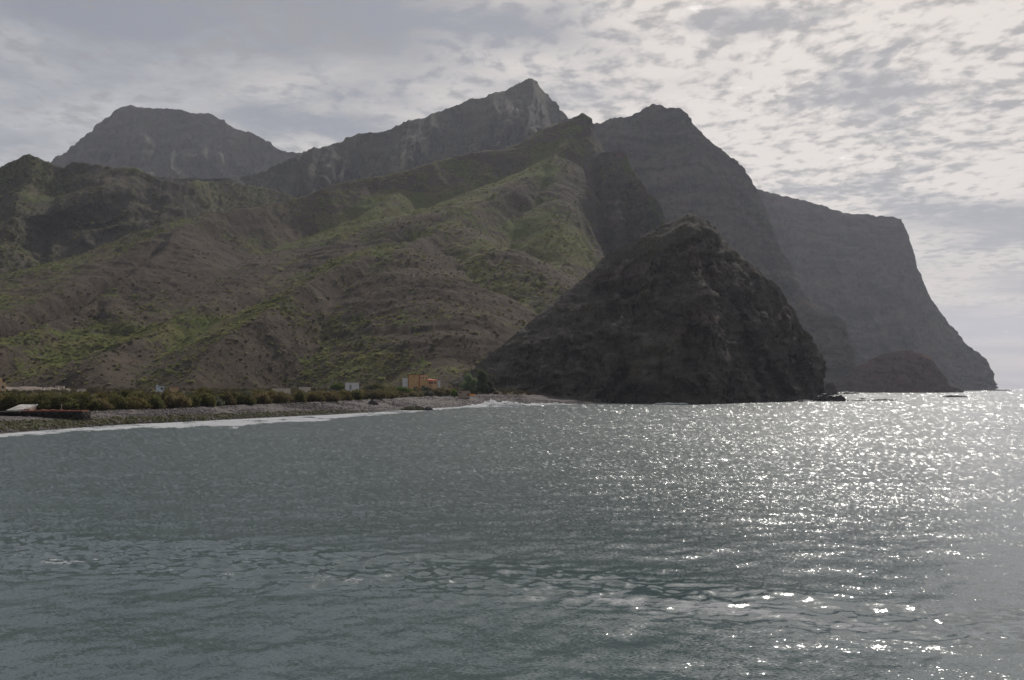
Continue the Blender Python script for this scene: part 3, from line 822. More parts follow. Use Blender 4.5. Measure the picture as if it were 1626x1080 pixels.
build_haze()

#OBJECTS#
# ------------------------------------------------------------------ small mesh builders
class MB:
    """collects boxes and lumps, links them as ONE mesh object"""
    def __init__(self):
        self.v, self.f = [], []

    def box(self, x0, x1, y0, y1, z0, z1, top=(0, 0)):
        b = len(self.v)
        ex, ey = top
        self.v += [(x0, y0, z0), (x1, y0, z0), (x1, y1, z0), (x0, y1, z0), (x0 + ex, y0 + ey, z1), (x1 - ex, y0 + ey, z1), (x1 - ex, y1 - ey, z1), (x0 + ex, y1 - ey, z1)]
        self.f += [tuple(b + i for i in q) for q in ((0, 3, 2, 1), (4, 5, 6, 7), (0, 1, 5, 4), (1, 2, 6, 5), (2, 3, 7, 6), (3, 0, 4, 7))]
        return self

    def poly8(self, pts):
        b = len(self.v)
        self.v += [tuple(p) for p in pts]
        self.f += [tuple(b + i for i in q) for q in ((0, 3, 2, 1), (4, 5, 6, 7), (0, 1, 5, 4), (1, 2, 6, 5), (2, 3, 7, 6), (3, 0, 4, 7))]
        return self

    def tube(self, pts, radii, k=6):
        b = len(self.v)
        pts = [Vector(p) for p in pts]
        for i, p in enumerate(pts):
            d = (pts[min(i + 1, len(pts) - 1)] - pts[max(i - 1, 0)]).normalized()
            a = d.orthogonal().normalized()
            c = d.cross(a)
            for j in range(k):
                an = 2 * math.pi * j / k
                self.v.append(tuple(p + (a * math.cos(an) + c * math.sin(an)) * radii[i]))
        for i in range(len(pts) - 1):
            for j in range(k):
                self.f.append((b + i * k + j, b + i * k + (j + 1) % k, b + (i + 1) * k + (j + 1) % k, b + (i + 1) * k + j))
        self.f.append(tuple(b + (len(pts) - 1) * k + j for j in range(k)))
        return self

    def mesh(self, name, mat, smooth=False):
        me = bpy.data.meshes.new(name)
        me.from_pydata(self.v, [], self.f)
        me.materials.append(mat)
        if smooth:
            me.polygons.foreach_set('use_smooth', [True] * len(me.polygons))
        me.update()
        return me

    def build(self, name, mat, parent=None, smooth=False):
        return link(name, self.mesh(name, mat, smooth), parent)


def ico(sub):
    t = (1 + 5 ** .5) / 2
    v = [(-1, t, 0), (1, t, 0), (-1, -t, 0), (1, -t, 0), (0, -1, t), (0, 1, t), (0, -1, -t), (0, 1, -t), (t, 0, -1), (t, 0, 1), (-t, 0, -1), (-t, 0, 1)]
    f = [(0, 11, 5), (0, 5, 1), (0, 1, 7), (0, 7, 10), (0, 10, 11), (1, 5, 9), (5, 11, 4), (11, 10, 2), (10, 7, 6), (7, 1, 8), (3, 9, 4), (3, 4, 2), (3, 2, 6), (3, 6, 8), (3, 8, 9), (4, 9, 5), (2, 4, 11), (6, 2, 10), (8, 6, 7), (9, 8, 1)]
    v = [tuple(np.array(p) / np.linalg.norm(p)) for p in v]
    for _ in range(sub):
        mid, nf = {}, []

        def m(a, b):
            k = (min(a, b), max(a, b))
            if k not in mid:
                p = (np.array(v[a]) + np.array(v[b])) / 2
                v.append(tuple(p / np.linalg.norm(p)))
                mid[k] = len(v) - 1
            return mid[k]
        for a, b, c in f:
            x, y, z = m(a, b), m(b, c), m(c, a)
            nf += [(a, x, z), (b, y, x), (c, z, y), (x, y, z)]
        f = nf
    return np.array(v), np.array(f)


ICO = [ico(i) for i in range(5)]


def lump(name, mat, sub=1, rough=0.3, flat=0.7, seed=0, freq=1.3):
    v, f = ICO[sub]
    d = 1 + rough * fbm(v[:, 0] * freq + seed, v[:, 1] * freq, v[:, 2] * freq, 3, seed)
    v = v * d[:, None] * np.array([1, 1, flat])
    return mesh_np(name, v, f, mat, False)


def crown_mesh(name, mat, lobes, leaves, size, seed, up=0.0, core=0.78):
    """a crown as leaf-sized clumps spread through several lobes, thickest towards their surface"""
    g = np.random.default_rng(seed)
    w = np.array([l[3] ** 2 for l in lobes]); w = w / w.sum()
    idx = g.choice(len(lobes), leaves, p=w)
    L = np.array(lobes)[idx]
    d = g.normal(size=(leaves, 3)); d /= np.linalg.norm(d, axis=1)[:, None]
    rad = g.uniform(0.60, 1.06, leaves) ** 0.7
    bump = 1 + 0.22 * fbm(d[:, 0] * 2.2 + idx, d[:, 1] * 2.2, d[:, 2] * 2.2, 3, seed)
    c = L[:, :3] + d * (L[:, 3] * rad * bump)[:, None] * np.array([1, 1, 0.92])
    c[:, 2] = np.maximum(c[:, 2], 0.03)
    a = d + g.normal(size=(leaves, 3)) * 0.7 + np.array([0, 0, up])
    a /= np.linalg.norm(a, axis=1)[:, None]
    b = np.cross(a, g.normal(size=(leaves, 3))); b /= np.linalg.norm(b, axis=1)[:, None]
    s = size * g.uniform(0.6, 1.4, leaves)[:, None]
    n = np.cross(a, b)
    q = np.stack([c - b * s * .45, c + a * s * (.9 + up) + n * s * .15, c + b * s * .45, c - a * s * .4 + n * s * .2], 1).reshape(-1, 3)
    fq = np.arange(leaves * 4).reshape(-1, 4)
    V, T = [q], [np.concatenate([fq[:, [0, 1, 2]], fq[:, [0, 2, 3]]])]
    off = len(q)
    for l in lobes:
        v, f = ICO[1]
        vv = v * (1 + 0.25 * vnoise(v[:, 0] * 2 + l[0], v[:, 1] * 2, v[:, 2] * 2, seed))[:, None] * l[3] * core * np.array([1, 1, .9]) + np.array(l[:3])
        vv[:, 2] = np.maximum(vv[:, 2], 0.02)
        V.append(vv); T.append(f + off); off += len(vv)
    return mesh_np(name, np.concatenate(V), np.concatenate(T), mat, False)


def scatter(name, label, kind_mesh, pts, scales, seed=0, tilt=0.2):
    """uncountable small growth or stones: one object"""
    me = bpy.data.meshes.new(name)
    me.vertices.add(len(pts)); me.vertices.foreach_set('co', np.asarray(pts, np.float32).ravel())
    at = me.attributes.new('size', 'FLOAT', 'POINT'); at.data.foreach_set('value', np.asarray(scales, np.float32))
    at = me.attributes.new('turn', 'FLOAT_VECTOR', 'POINT')
    g = np.random.default_rng(seed)
    rot = np.stack([g.normal(0, tilt, len(pts)), g.normal(0, tilt, len(pts)), g.uniform(0, 6.28, len(pts))], 1)
    at.data.foreach_set('vector', rot.astype(np.float32).ravel())
    me.update()
    o = link(name, me)
    src = bpy.data.objects.new(name + '_source', kind_mesh)      # never linked to the scene
    t = bpy.data.node_groups.new(name, 'GeometryNodeTree')
    t.interface.new_socket('Geometry', in_out='INPUT', socket_type='NodeSocketGeometry')
    t.interface.new_socket('Geometry', in_out='OUTPUT', socket_type='NodeSocketGeometry')
    gi, go = t.nodes.new('NodeGroupInput'), t.nodes.new('NodeGroupOutput')
    inst = t.nodes.new('GeometryNodeInstanceOnPoints')
    oi = t.nodes.new('GeometryNodeObjectInfo'); oi.inputs[0].default_value = src
    sz = t.nodes.new('GeometryNodeInputNamedAttribute'); sz.data_type = 'FLOAT'; sz.inputs[0].default_value = 'size'
    tn = t.nodes.new('GeometryNodeInputNamedAttribute'); tn.data_type = 'FLOAT_VECTOR'; tn.inputs[0].default_value = 'turn'
    e2r = t.nodes.new('FunctionNodeEulerToRotation')
    t.links.new(gi.outputs[0], inst.inputs['Points'])
    t.links.new(oi.outputs['Geometry'], inst.inputs['Instance'])
    t.links.new(sz.outputs[0], inst.inputs['Scale'])
    t.links.new(tn.outputs[0], e2r.inputs[0]); t.links.new(e2r.outputs[0], inst.inputs['Rotation'])
    t.links.new(inst.outputs[0], go.inputs[0])
    md = o.modifiers.new('scatter', 'NODES'); md.node_group = t
    return tag(o, label, None, kind='stuff')


def pick(V, dens, n, seed):
    """random points on a grid surface, weighted by dens per vertex and by area"""
    g = np.random.default_rng(seed)
    a = np.linalg.norm(V[1:, :-1] - V[:-1, :-1], axis=-1) * np.linalg.norm(V[:-1, 1:] - V[:-1, :-1], axis=-1)
    w = (a * dens[:-1, :-1]).ravel()
    i = g.choice(w.size, n, p=w / w.sum())
    r, c = np.unravel_index(i, a.shape)
    u, v = g.random((n, 1)), g.random((n, 1))
    p = V[r, c] * (1 - u) * (1 - v) + V[r + 1, c] * u * (1 - v) + V[r, c + 1] * (1 - u) * v + V[r + 1, c + 1] * u * v
    return p, dens[r, c]


# ------------------------------------------------------------------ hillside scrub
def shrub_mesh(name, mat, seed):
    g = np.random.default_rng(seed)
    lobes = [(g.normal(0, .28), g.normal(0, .28), .30 + g.uniform(0, .1), g.uniform(.42, .6)) for _ in range(4)]
    return crown_mesh(name, mat, lobes, 90, 0.30, seed, 0.1, 0.6)


def build_scrub():
    fl = ground_z(HILL_V[..., 0], HILL_V[..., 1])
    up = np.clip((HILL_V[..., 2] - fl) / 5, 0.0, 1)
    patch = np.clip(fbm(HILL_V[..., 0] / 60, HILL_V[..., 1] / 60, 0, 4, 611) + 0.55, 0.05, 1.5)
    g = np.random.default_rng(5)
    near = np.clip(1500 / np.hypot(HILL_V[..., 0], HILL_V[..., 1]), 0.6, 1.6) ** 2
    p, d = pick(HILL_V, up * patch * near * (0.05 + HILL_VEG ** 1.3), 24000, 1)
    scatter('green_scrub', 'yellow green scrub dotted over the green hillside', shrub_mesh('scrub_green', M['scrub_green'], 3), p, g.gamma(3.0, 0.29, len(p)).clip(0.35, 2.6), 1)
    p, d = pick(HILL_V, up * near * (0.35 + 0.4 * patch) * (1.1 - 0.6 * HILL_VEG), 13000, 2)
    scatter('grey_scrub', 'pale grey green shrubs dotted over the brown hillside', shrub_mesh('scrub_grey', M['scrub_grey'], 5), p, g.gamma(3.0, 0.28, len(p)).clip(0.35, 3.0), 2)
    p, d = pick(HILL_V, up * near * patch, 3000, 3)
    scatter('dark_scrub', 'low dark shrubs spread over the hillside', shrub_mesh('scrub_dark', M['scrub_dark'], 8), p, g.gamma(3.0, 0.34, len(p)).clip(0.4, 3.0), 3)
    V = LOFTS['ground']
    p, d = pick(V, 0.02 + (np.hypot(V[..., 0], V[..., 1]) < 900) * np.clip(fbm(V[..., 0] / 25, V[..., 1] / 25, 0, 3, 617) + .5, .05, 1.5), 9000, 9)
    scatter('ground_scrub', 'low scrub on the flat ground behind the bushes', shrub_mesh('scrub_low', M['scrub_dark'], 11), p, g.gamma(3.0, 0.36, len(p)).clip(0.3, 2.6), 9)
    V = LOFTS['left_hill']
    p, d = pick(V, (np.hypot(V[..., 0], V[..., 1]) > 900) * np.clip(fbm(V[..., 0] / 90, V[..., 1] / 90, 0, 4, 613) + .6, .05, 1.5), 16000, 4)
    scatter('far_scrub', 'grey green scrub dotted over the brown hill with the knob', shrub_mesh('scrub_far', M['scrub_far'], 8), p, g.gamma(4.0, 0.5, len(p)).clip(0.8, 4.5), 4)
    V = LOFTS['headland']
    p, d = pick(V, np.clip(fbm(V[..., 0] / 22, V[..., 1] / 22, V[..., 2] / 22, 4, 615) + .25, .02, 1.5) * np.clip((V[..., 2] - 6) / 10, 0, 1), 6500, 6)
    scatter('headland_tufts', 'dry tufts clinging to the dark headland', shrub_mesh('tuft', M['scrub_grey'], 9), p, g.gamma(4.0, 0.08, len(p)).clip(0.15, 0.7), 6)
    p, d = pick(V, np.clip(fbm(V[..., 0] / 14, V[..., 1] / 14, V[..., 2] / 9, 4, 616) + .1, .02, 1.5) + 0 * V[..., 2], 7000, 7)
    scatter('headland_rubble', 'loose dark blocks lying on the headland ledges', lump('rubble', M['rubble'], 1, 0.5, 0.8, 4), p, g.gamma(2.5, 0.12, len(p)).clip(0.15, 0.9), 7, 0.6)


M['scrub_far'] = leaf_mat('hazy_scrub', (0.150, 0.145, 0.075))
M['rubble'] = plain_mat('headland_rubble', (0.058, 0.051, 0.047), 0.4, 0.8, 0.95, 0.05)
M['stone'] = plain_mat('grey_beach_stone', (0.118, 0.103, 0.100), 0.45, 0.7, 0.85, 0.15)
M['stone_dark'] = plain_mat('dark_beach_stone', (0.075, 0.068, 0.066), 0.4, 0.7, 0.8, 0.2)
M['stone_moss'] = plain_mat('mossy_beach_stone', (0.062, 0.060, 0.029), 0.5, 0.8, 0.9, 0.1)
build_scrub()


def build_stones():
    g = np.random.default_rng(9)

    def spots(n, lo, hi, t0, t1, keep=None):
        px = g.uniform(lo, hi, n)
        a = np.arctan((px - CX) / F)
        t = g.uniform(t0, t1, n)
        if keep is not None:
            k = g.random(n) < keep(a, t)
            a, t = a[k], t[k]
        r = shore_r(a) + (crest_r(a) - shore_r(a)) * t
        return np.stack([r * np.sin(a), r * np.cos(a), beach_z(a, t) + 0.05], 1)
    p = spots(16000, -80, 930, 0.02, 1.02, lambda a, t: 1 - 0.7 * np.clip(t, 0, 1) * (a > -0.2))
    scatter('beach_stones', 'grey rounded stones covering the shingle beach', lump('stone', M['stone'], 1, .25, .65, 2), p, g.gamma(3.0, 0.058, len(p)).clip(.08, .55), 21, .3)
    p = spots(9000, -80, 930, 0.0, 0.9)
    scatter('dark_beach_stones', 'dark stones among the beach shingle', lump('stone_dark', M['stone_dark'], 1, .3, .65, 3), p, g.gamma(3.0, 0.065, len(p)).clip(.08, .6), 22, .3)
    p = spots(14000, -80, 640, 0.03, 0.70, moss_amount)
    scatter('mossy_stones', 'green weedy stones along the low tide line', lump('stone_moss', M['stone_moss'], 1, .3, .7, 4), p, g.gamma(3.0, 0.09, len(p)).clip(.12, .8), 23, .3)


build_stones()


# ------------------------------------------------------------------ rocks in the water and on the beach
def rock_lump(px0, px1, ytop, ybase, label, seed, depth=0.8, z0=0.0, mat=None, peak=0.5, freq=2.0, sub=4, name='rock', D=None, cat='rock'):
    D = D or (CH - z0) * F / (ybase - HOR)
    w = (px1 - px0) * D / F / 2
    c = P((px0 + px1) / 2, ybase, D)
    h = (ybase - ytop) * D / F
    v, f = ICO[sub]
    k = 1 + 0.30 * fbm(v[:, 0] * freq + seed, v[:, 1] * freq, v[:, 2] * freq, 4, seed)
    v = v * k[:, None]
    prof = np.clip(v[:, 2], -0.3, None)
    lean = (peak - 0.5) * 1.2
    vv = np.stack([v[:, 0] * w + lean * w * prof, v[:, 1] * w * depth, prof * h * (0.9 + 0.35 * vnoise(v[:, 0] * 3, v[:, 1] * 3, 0, seed + 3))], 1)
    me = mesh_np(name, vv, f, mat or M['reef'], False)
    o = link(name, me)
    o.location = (c[0], c[1] + w * depth * 0.6, z0 - 0.1)
    return tag(o, label, cat)


rock_lump(1295, 1343, 625.8, 637.2, 'dark rounded islet rock just off the seaward corner of the headland', 3, 0.6, peak=0.46)
rock_lump(1333, 1366, 622.3, 625.6, 'low flat reef far out between the islet and the reddish headland', 5, 0.5)
rock_lump(1382, 1424, 633.6, 636.0, 'long low reef awash beyond the islet rock', 6, 0.35, freq=4)
rock_lump(1354, 1378, 635.0, 636.5, 'thin sliver of reef awash beside the islet rock', 8, 0.35, freq=4)
rock_lump(1366, 1376, 632.2, 634.3, 'tiny pointed rock standing behind the thin reef', 9, 0.6, sub=2)
rock_lump(1497, 1536, 628.2, 630.8, 'low dark reef on its own farthest out in the bright water', 10, 0.3, freq=4)
rock_lump(1344, 1350, 635.2, 637.0, 'small rock awash touching the side of the islet', 12, 0.7, sub=2)
rock_lump(1268, 1278, 635.6, 638.2, 'small black rock in the foam under the headland', 13, 0.7, sub=2)
rock_lump(1306, 1332, 607.5, 622.0, 'small shadowed rock spur peeping past the foot of the headland', 14, 0.8, D=1500, mat=M['cliff'])
rock_lump(1576, 1608, 615.2, 617.6, 'low rocky point trailing off the farthest cliff', 15, 0.5, D=4000, mat=M['cliff'])
rock_lump(638, 672, 645.6, 650.8, 'mossy dark rock ledge where the beach meets the surf', 17, 0.5, z0=0.25, mat=M['stone_moss'], freq=3.5)
rock_lump(662, 687, 646.8, 651.0, 'black rock ledge beside the mossy one at the surf', 18, 0.5, z0=0.15, freq=3.5)
rock_lump(584, 600, 635.8, 640.4, 'dark boulder pile alone halfway up the shingle', 19, 0.6, z0=3.4, mat=M['stone_dark'], freq=3.5)

# ------------------------------------------------------------------ white water
def foam_material():
    def f(N, b):
        pos = N.n('ShaderNodeNewGeometry').outputs['Position']
        n = N.noise(pos, 1.2, 4.0, 0.6)
        N.set(b.inputs['Base Color'], N.mix(n, (0.70, 0.70, 0.70), (0.86, 0.86, 0.86)))
    return pbsdf('sea_foam', f, 0.9, 0.1)


M['foam'] = foam_material()


def spray(name, label, spec, seed):
    """spec: (px0, px1, py base, height in px at centre, count, lump size in metres)"""
    g = np.random.default_rng(seed)
    Vs, Fs, off = [], [], 0
    v, f = ICO[0]
    for px0, px1, yb, hp, n, s in spec:
        D0 = CH * F / (yb - HOR)
        for _ in range(n):
            u = g.random()
            px = px0 + (px1 - px0) * u
            env = math.sin(math.pi * min(max(u, 0.02), 0.98)) ** 0.7 * (0.55 + 0.7 * max(0, float(vnoise(px / 5.0, 0.3, 0, seed))))
            c = P(px, yb, D0 + g.normal(0, 2.5))
            c[2] = max(0.0, hp * D0 / F * env * g.random() ** 1.6)
            r = s * g.uniform(0.35, 1.1)
            Vs.append(v * r * np.array([1.5, 1.1, 0.75]) * (1 + 0.4 * g.random((12, 1))) + c)
            Fs.append(f + off); off += 12
    me = mesh_np(name, np.concatenate(Vs), np.concatenate(Fs), M['foam'], True)
    tag(link(name, me), label, None, kind='stuff')


spray('breaking_wave', 'white spray of a wave breaking on the far end of the beach',
      [(752, 840, 644.2, 9, 900, .36), (760, 800, 644.0, 11, 900, .20), (768, 784, 643.8, 14, 260, .16), (735, 775, 645.8, 4, 300, .32), (830, 905, 642.6, 3.2, 420, .30), (655, 700, 650.6, 2.6, 420, .30)], 4)
spray('cliff_foam', 'thin white foam washing along the foot of the headland',
      [(1172, 1215, 637.6, 5.0, 420, .42), (1210, 1300, 637.0, 2.6, 600, .36), (1040, 1092, 641.2, 1.8, 300, .28), (1300, 1345, 638.2, 1.2, 160, .25)], 6)


# ------------------------------------------------------------------ sea wall with its hut
def build_wall():
    D = 258.0
    m = D / F
    x = lambda px: (px - CX) * m
    z = lambda py: CH - (py - HOR) * m
    t = thing('seawall', 'dark rough stone seawall capped with red gravel at the edge of the beach', 'wall', (0, 0, 0))
    g = np.random.default_rng(31)
    b = MB()
    x0, x1, zt, zb = x(33), x(133), z(653.0), 0.6
    b.box(x0, x1 - 0.25, D + 0.3, D + 5.0, zb, zt - 0.25)
    b.build('core', M['wall_stone'], t)
    s = MB()
    zz = zb
    while zz < zt - 0.15:
        h = g.uniform(0.34, 0.60)
        xx = x0
        while xx < x1 - 0.2:
            w = min(g.uniform(0.4, 1.1), x1 - xx)
            o = g.uniform(-0.12, 0.22)
            s.box(xx + .03, xx + w - .03, D - o, D + 0.55, zz + .02, min(zz + h - .03, zt) , (g.uniform(0, .08), .02))
            xx += w
        yy = D + 0.6
        while yy < D + 5:
            w = g.uniform(0.4, 1.0)
            s.box(x1 - .5, x1 + g.uniform(-.1, .15), yy, yy + w - .04, zz + .02, min(zz + h - .03, zt), (.02, .04))
            yy += w
        zz += h
    o = s.build('stonework', M['wall_stone'], t); o['kind'] = 'stuff'
    n = MB()
    xs = np.linspace(x0 + .2, x1 - .4, 40)
    for a, c in zip(xs[:-1], xs[1:]):
        n.box(a, c - .01, D + .35, D + 4.8, zt - .22, zt + 0.10 + 0.16 * float(g.random()))
    o = n.build('gravel_cap', M['red_soil'], t); o['kind'] = 'stuff'
    # the lower stretch: a dark slab over tumbled stones
    t = thing('jetty', 'flat dark slab on tumbled stones running on from the seawall', 'jetty', (0, 0, 0))
    MB().box(x(-90), x(36), D - 1.2, D + 5, z(656.2), z(653.4)).build('slab', M['wall_stone'], t)
    MB().box(x(-90), x(33.5), D + 0.6, D + 5, zb, z(656.2) - .02).build('base', M['wall_stone'], t)
    r = MB()
    v, f = ICO[1]
    Vs, Fs, off = [], [], 0
    for _ in range(420):
        c = np.array([g.uniform(x(-90), x(60)), D - abs(g.normal(0, 3.0)), 0])
        dz = max(0.0, 1 - (D - c[1]) / 7.5)
        c[2] = 0.7 + dz * 1.7 * g.random()
        rr = g.uniform(.18, .55)
        Vs.append(v * (1 + .3 * g.random((len(v), 1))) * rr * np.array([1.2, 1, .7]) + c); Fs.append(f + off); off += len(v)
    o = link('tumbled_stones', mesh_np('tumbled_stones', np.concatenate(Vs), np.concatenate(Fs), M['rubble'], False), t); o['kind'] = 'stuff'
    for px, w, lab in ((66, 1.3, 'wider red gravel heap on the middle of the seawall'), (81, 1.0, 'low red gravel heap on the seawall, between two others'), (95, .7, 'small pointed red gravel heap nearest the pole on the seawall')):
        v, f = ICO[2]
        k = 1 + .25 * fbm(v[:, 0] * 2 + px, v[:, 1] * 2, v[:, 2] * 2, 3, 7)
        o = link('gravel_heap', mesh_np('gravel_heap', v * k[:, None] * np.array([w, .8, .42]), f, M['red_soil'], False))
        o.location = (x(px), D + 1.4, zt + .05)
        tag(o, lab, 'gravel heap', 'red heaps on the seawall')
    p = MB()
    p.tube([(0, 0, 0), (0.02, 0, 0.9), (0, 0, 1.75)], [.06, .05, .045], 8)
    p.tube([(-.12, 0, 1.72), (.12, 0, 1.78)], [.09, .09], 8)
    o = p.build('post', M['pale']); o.location = (x(95.8), D + 1.2, zt - .1)
    tag(o, 'thin pale post standing on the seawall before dark bushes', 'post')
    # hut with a tilted roof of faded sheeting
    D2 = 270.0
    m2 = D2 / F
    c = P(30, 652, D2)
    t = thing('hut', 'small hut with a tilted faded sheet roof behind the seawall', 'hut', (c[0], c[1], 3.0))
    wz = lambda py: CH - (py - HOR) * m2 - 3.0
    xx = lambda px: (px - 30) * m2
    hw = xx(48)
    MB().poly8([(xx(13), 0, 0), (hw - .1, 0, 0), (hw - .1, 3.6, 0), (xx(20), 3.6, 0), (xx(13), 0, wz(651.6)), (hw - .1, 0, wz(649.0)), (hw - .1, 3.6, wz(644.6)), (xx(20), 3.6, wz(644.6))]).build('wall', M['dun'], t)
    A, B_, C_, D_ = Vector((xx(10.5), -.3, wz(652.0))), Vector((xx(36), -.3, wz(652.0))), Vector((xx(48.5), 3.8, wz(643.2))), Vector((xx(21), 3.8, wz(643.2)))
    for i in range(7):
        a0, a1 = i / 7, (i + 1) / 7 - .02
        q = [A.lerp(B_, a0), A.lerp(B_, a1), D_.lerp(C_, a1), D_.lerp(C_, a0)]
        up = Vector((0, 0, .10 + .03 * (i % 2)))
        MB().poly8([p_ - Vector((0, 0, .02)) for p_ in q] + [p_ + up for p_ in q]).build('roof_sheet', M['sheet'], t)
    e = MB()
    e.poly8([B_ + Vector((.02, 0, -.15)), B_ + Vector((.14, 0, -.15)), C_ + Vector((.14, 0, -.15)), C_ + Vector((.02, 0, -.15)), B_ + Vector((.02, 0, .2)), B_ + Vector((.14, 0, .2)), C_ + Vector((.14, 0, .2)), C_ + Vector((.02, 0, .2))])
    e.build('roof_edge', M['white'], t)
    MB().box(xx(38), xx(43), -.04, .02, .1, wz(650)).build('door', M['door'], t)


build_wall()


# ------------------------------------------------------------------ buildings
class House:
    """a building whose front faces the camera; px/py of the photograph become metres on its front"""
    def __init__(self, name, label, cat, pxc, D, ybase, turn=0.0):
        c = P(pxc, ybase, D)
        self.k, self.pxc, self.yb = D / F, pxc, ybase
        self.o = thing(name, label, cat, c, -math.atan2(c[0], c[1]) + turn)

    def x(self, px):
        return (px - self.pxc) * self.k

    def z(self, py):
        return (self.yb - py) * self.k

    def block(self, name, mat, px0, px1, py0, py1, y0=0.0, y1=8.0, parent=None, deep=2.5):
        z0 = self.z(py1) - (deep if py1 >= self.yb - 0.01 else 0)
        return MB().box(self.x(px0), self.x(px1), y0, y1, z0, self.z(py0)).build(name, mat, parent or self.o)

    def window(self, px0, px1, py0, py1, y=0.0, frame=None, name='window'):
        """frame proud of the wall, the pane set back inside it"""
        x0, x1, z0, z1 = self.x(px0), self.x(px1), self.z(py1), self.z(py0)
        w = 0.12
        fr = MB().box(x0 - w, x0, y - .06, y + .1, z0 - w, z1 + w).box(x1, x1 + w, y - .06, y + .1, z0 - w, z1 + w).box(x0, x1, y - .06, y + .1, z0 - w, z0).box(x0, x1, y - .06, y + .1, z1, z1 + w)
        f = fr.build(name, frame or M['dun'], self.o)
        MB().box(x0, x1, y - .02, y + .08, z0, z1).build('pane', M['window'], f)


def build_houses():
    h = House('apartment_building', 'ochre block house with brick red trim and stepped wings at the foot of the hill', 'building', 668, 705, 619.8)
    h.block('side_wall', M['white'], 639.2, 648.2, 600.5, 619.8, 1.5, 9)
    h.block('wall', M['ochre'], 648.6, 665.2, 595.6, 619.8, 0, 11)
    h.block('wall', M['peach'], 666.0, 679.6, 595.6, 603.8, -.15, 11)
    h.block('wall', M['ochre'], 666.0, 679.6, 603.8, 619.8, -.10, 11)
    h.block('trim', M['brick_red'], 648.0, 649.0, 595.0, 619.8, -.25, .5)
    h.block('trim', M['brick_red'], 664.9, 666.3, 595.0, 619.8, -.30, .5)
    h.block('parapet', M['brick_red'], 649.0, 664.9, 595.0, 595.7, -.12, 11.1)
    h.block('parapet', M['brick_red'], 666.3, 679.9, 595.0, 595.7, -.27, 11.1)
    for p in (668.2, 672.2, 677.2):
        h.window(p - .8, p + .8, 599.4, 601.2, -.15)
    h.window(656.6, 658.0, 598.0, 599.2, 0)
    h.window(657.0, 662.5, 614.8, 618.0, 0)
    h.window(669.5, 674.5, 612.8, 617.5, -.10)
    h.block('wing', M['peach'], 679.9, 694.2, 604.0, 616.5, 2.0, 10, deep=3)
    h.block('wing', M['peach'], 679.9, 694.2, 616.5, 619.8, 2.0, 10)
    f = MB()
    a, b = h.x(679.9), h.x(694.6)
    f.poly8([(a, 1.4, h.z(604.6)), (b, 1.4, h.z(605.2)), (b, 10.2, h.z(604.2)), (a, 10.2, h.z(602.2)), (a, 1.4, h.z(603.6)), (b, 1.4, h.z(604.3)), (b, 10.2, h.z(603.2)), (a, 10.2, h.z(601.0))])
    f.build('roof', M['brick_red'], h.o)
    for p in (682.2, 686.2, 690.8):
        h.window(p - 1.0, p + 1.0, 606.8, 609.2, 2.0, M['brick_red'])
    h.block('pillar', M['brick_red'], 684.0, 684.7, 604.6, 619.8, 1.7, 2.4)
    h.block('side_wall', M['white'], 694.9, 699.2, 604.9, 619.8, 3, 9)

    h = House('house', 'small white flat-roofed house with one grey door below the gully', 'house', 559, 660, 619.2)
    h.block('wall', M['white'], 548.4, 570.0, 608.0, 619.2, 0, 6)
    h.block('roof_slab', M['pale'], 547.9, 570.5, 607.3, 607.95, -.25, 6.2)
    h.block('door', M['door'], 555.2, 558.0, 611.6, 618.8, -.07, .1)
    h.block('lintel', M['pale'], 554.8, 558.4, 610.9, 611.5, -.10, .05)

    h = House('low_wall', 'pale low wall beside the small white house', 'wall', 566, 600, 622.2)
    h.block('wall', M['pale'], 556, 576, 619.6, 622.2, 0, 1.2)
    h.block('coping', M['white'], 555.8, 576.2, 619.1, 619.55, -.1, 1.3)

    h = House('shack', 'low shack with a bluish white end and a tan side wall above the bushes', 'shack', 266, 560, 622.0)
    h.block('wall', M['bluewhite'], 248.5, 261.0, 613.8, 622.0, 0, 5)
    h.block('wall', M['tan'], 269.0, 282.8, 614.8, 622.0, -.4, 5)
    h.block('porch', M['dun'], 261.0, 269.0, 617.2, 622.0, .8, 5)
    h.block('roof', M['bluewhite'], 248.0, 270.0, 613.2, 613.75, -.4, 5.4)
    h.block('roof', M['brick_red'], 262.5, 284.6, 613.9, 614.5, -.8, 5.4)
    h.block('chimney', M['bluewhite'], 249.2, 251.2, 611.4, 613.2, 1, 2)
    h.window(256.0, 259.0, 616.2, 618.6, 0)

    for px0, px1, y0, y1, D, lab in ((433, 461, 617.4, 622, 560, 'long pale low wall beside the palm trunk'), (475, 493, 615.3, 620, 600, 'short pale low wall beyond the palm'), (124, 136, 618.3, 622, 520, 'little pale wall showing over the dark bushes near the seawall')):
        h = House('low_wall', lab, 'wall', (px0 + px1) / 2, D, y1)
        h.block('wall', M['pale'], px0, px1, y0, y1, 0, 1.0)
        h.block('coping', M['white'], px0 - .3, px1 + .3, y0 - .5, y0 - .05, -.1, 1.1)

    h = House('house', 'cream plastered house cut off by the edge of the photo', 'house', -14, 470, 626)
    h.block('wall', M['cream'], -36, 6.8, 606.8, 626, 0, 9)
    h.block('parapet', M['cream'], -36.3, 1.2, 600.4, 606.5, .6, 7)
    h.block('cornice', M['tan'], -36.4, 7.2, 606.55, 607.3, -.15, 9.2)
    h.window(1.0, 3.6, 613.0, 616.6, 0)
    h.window(-1.5, 3.6, 621.6, 625.2, 0)
    h.window(-16, -12, 613.0, 616.6, 0)

    h = House('beach_hut', 'dun flat-roofed beach hut at the top of the shingle', 'hut', 737, 590, 628.6)
    h.block('wall', M['dun'], 727.3, 746.4, 620.8, 628.6, 0, 5, deep=1.5)
    h.block('roof_slab', M['concrete'], 726.8, 746.9, 620.2, 620.75, -.3, 5.3)
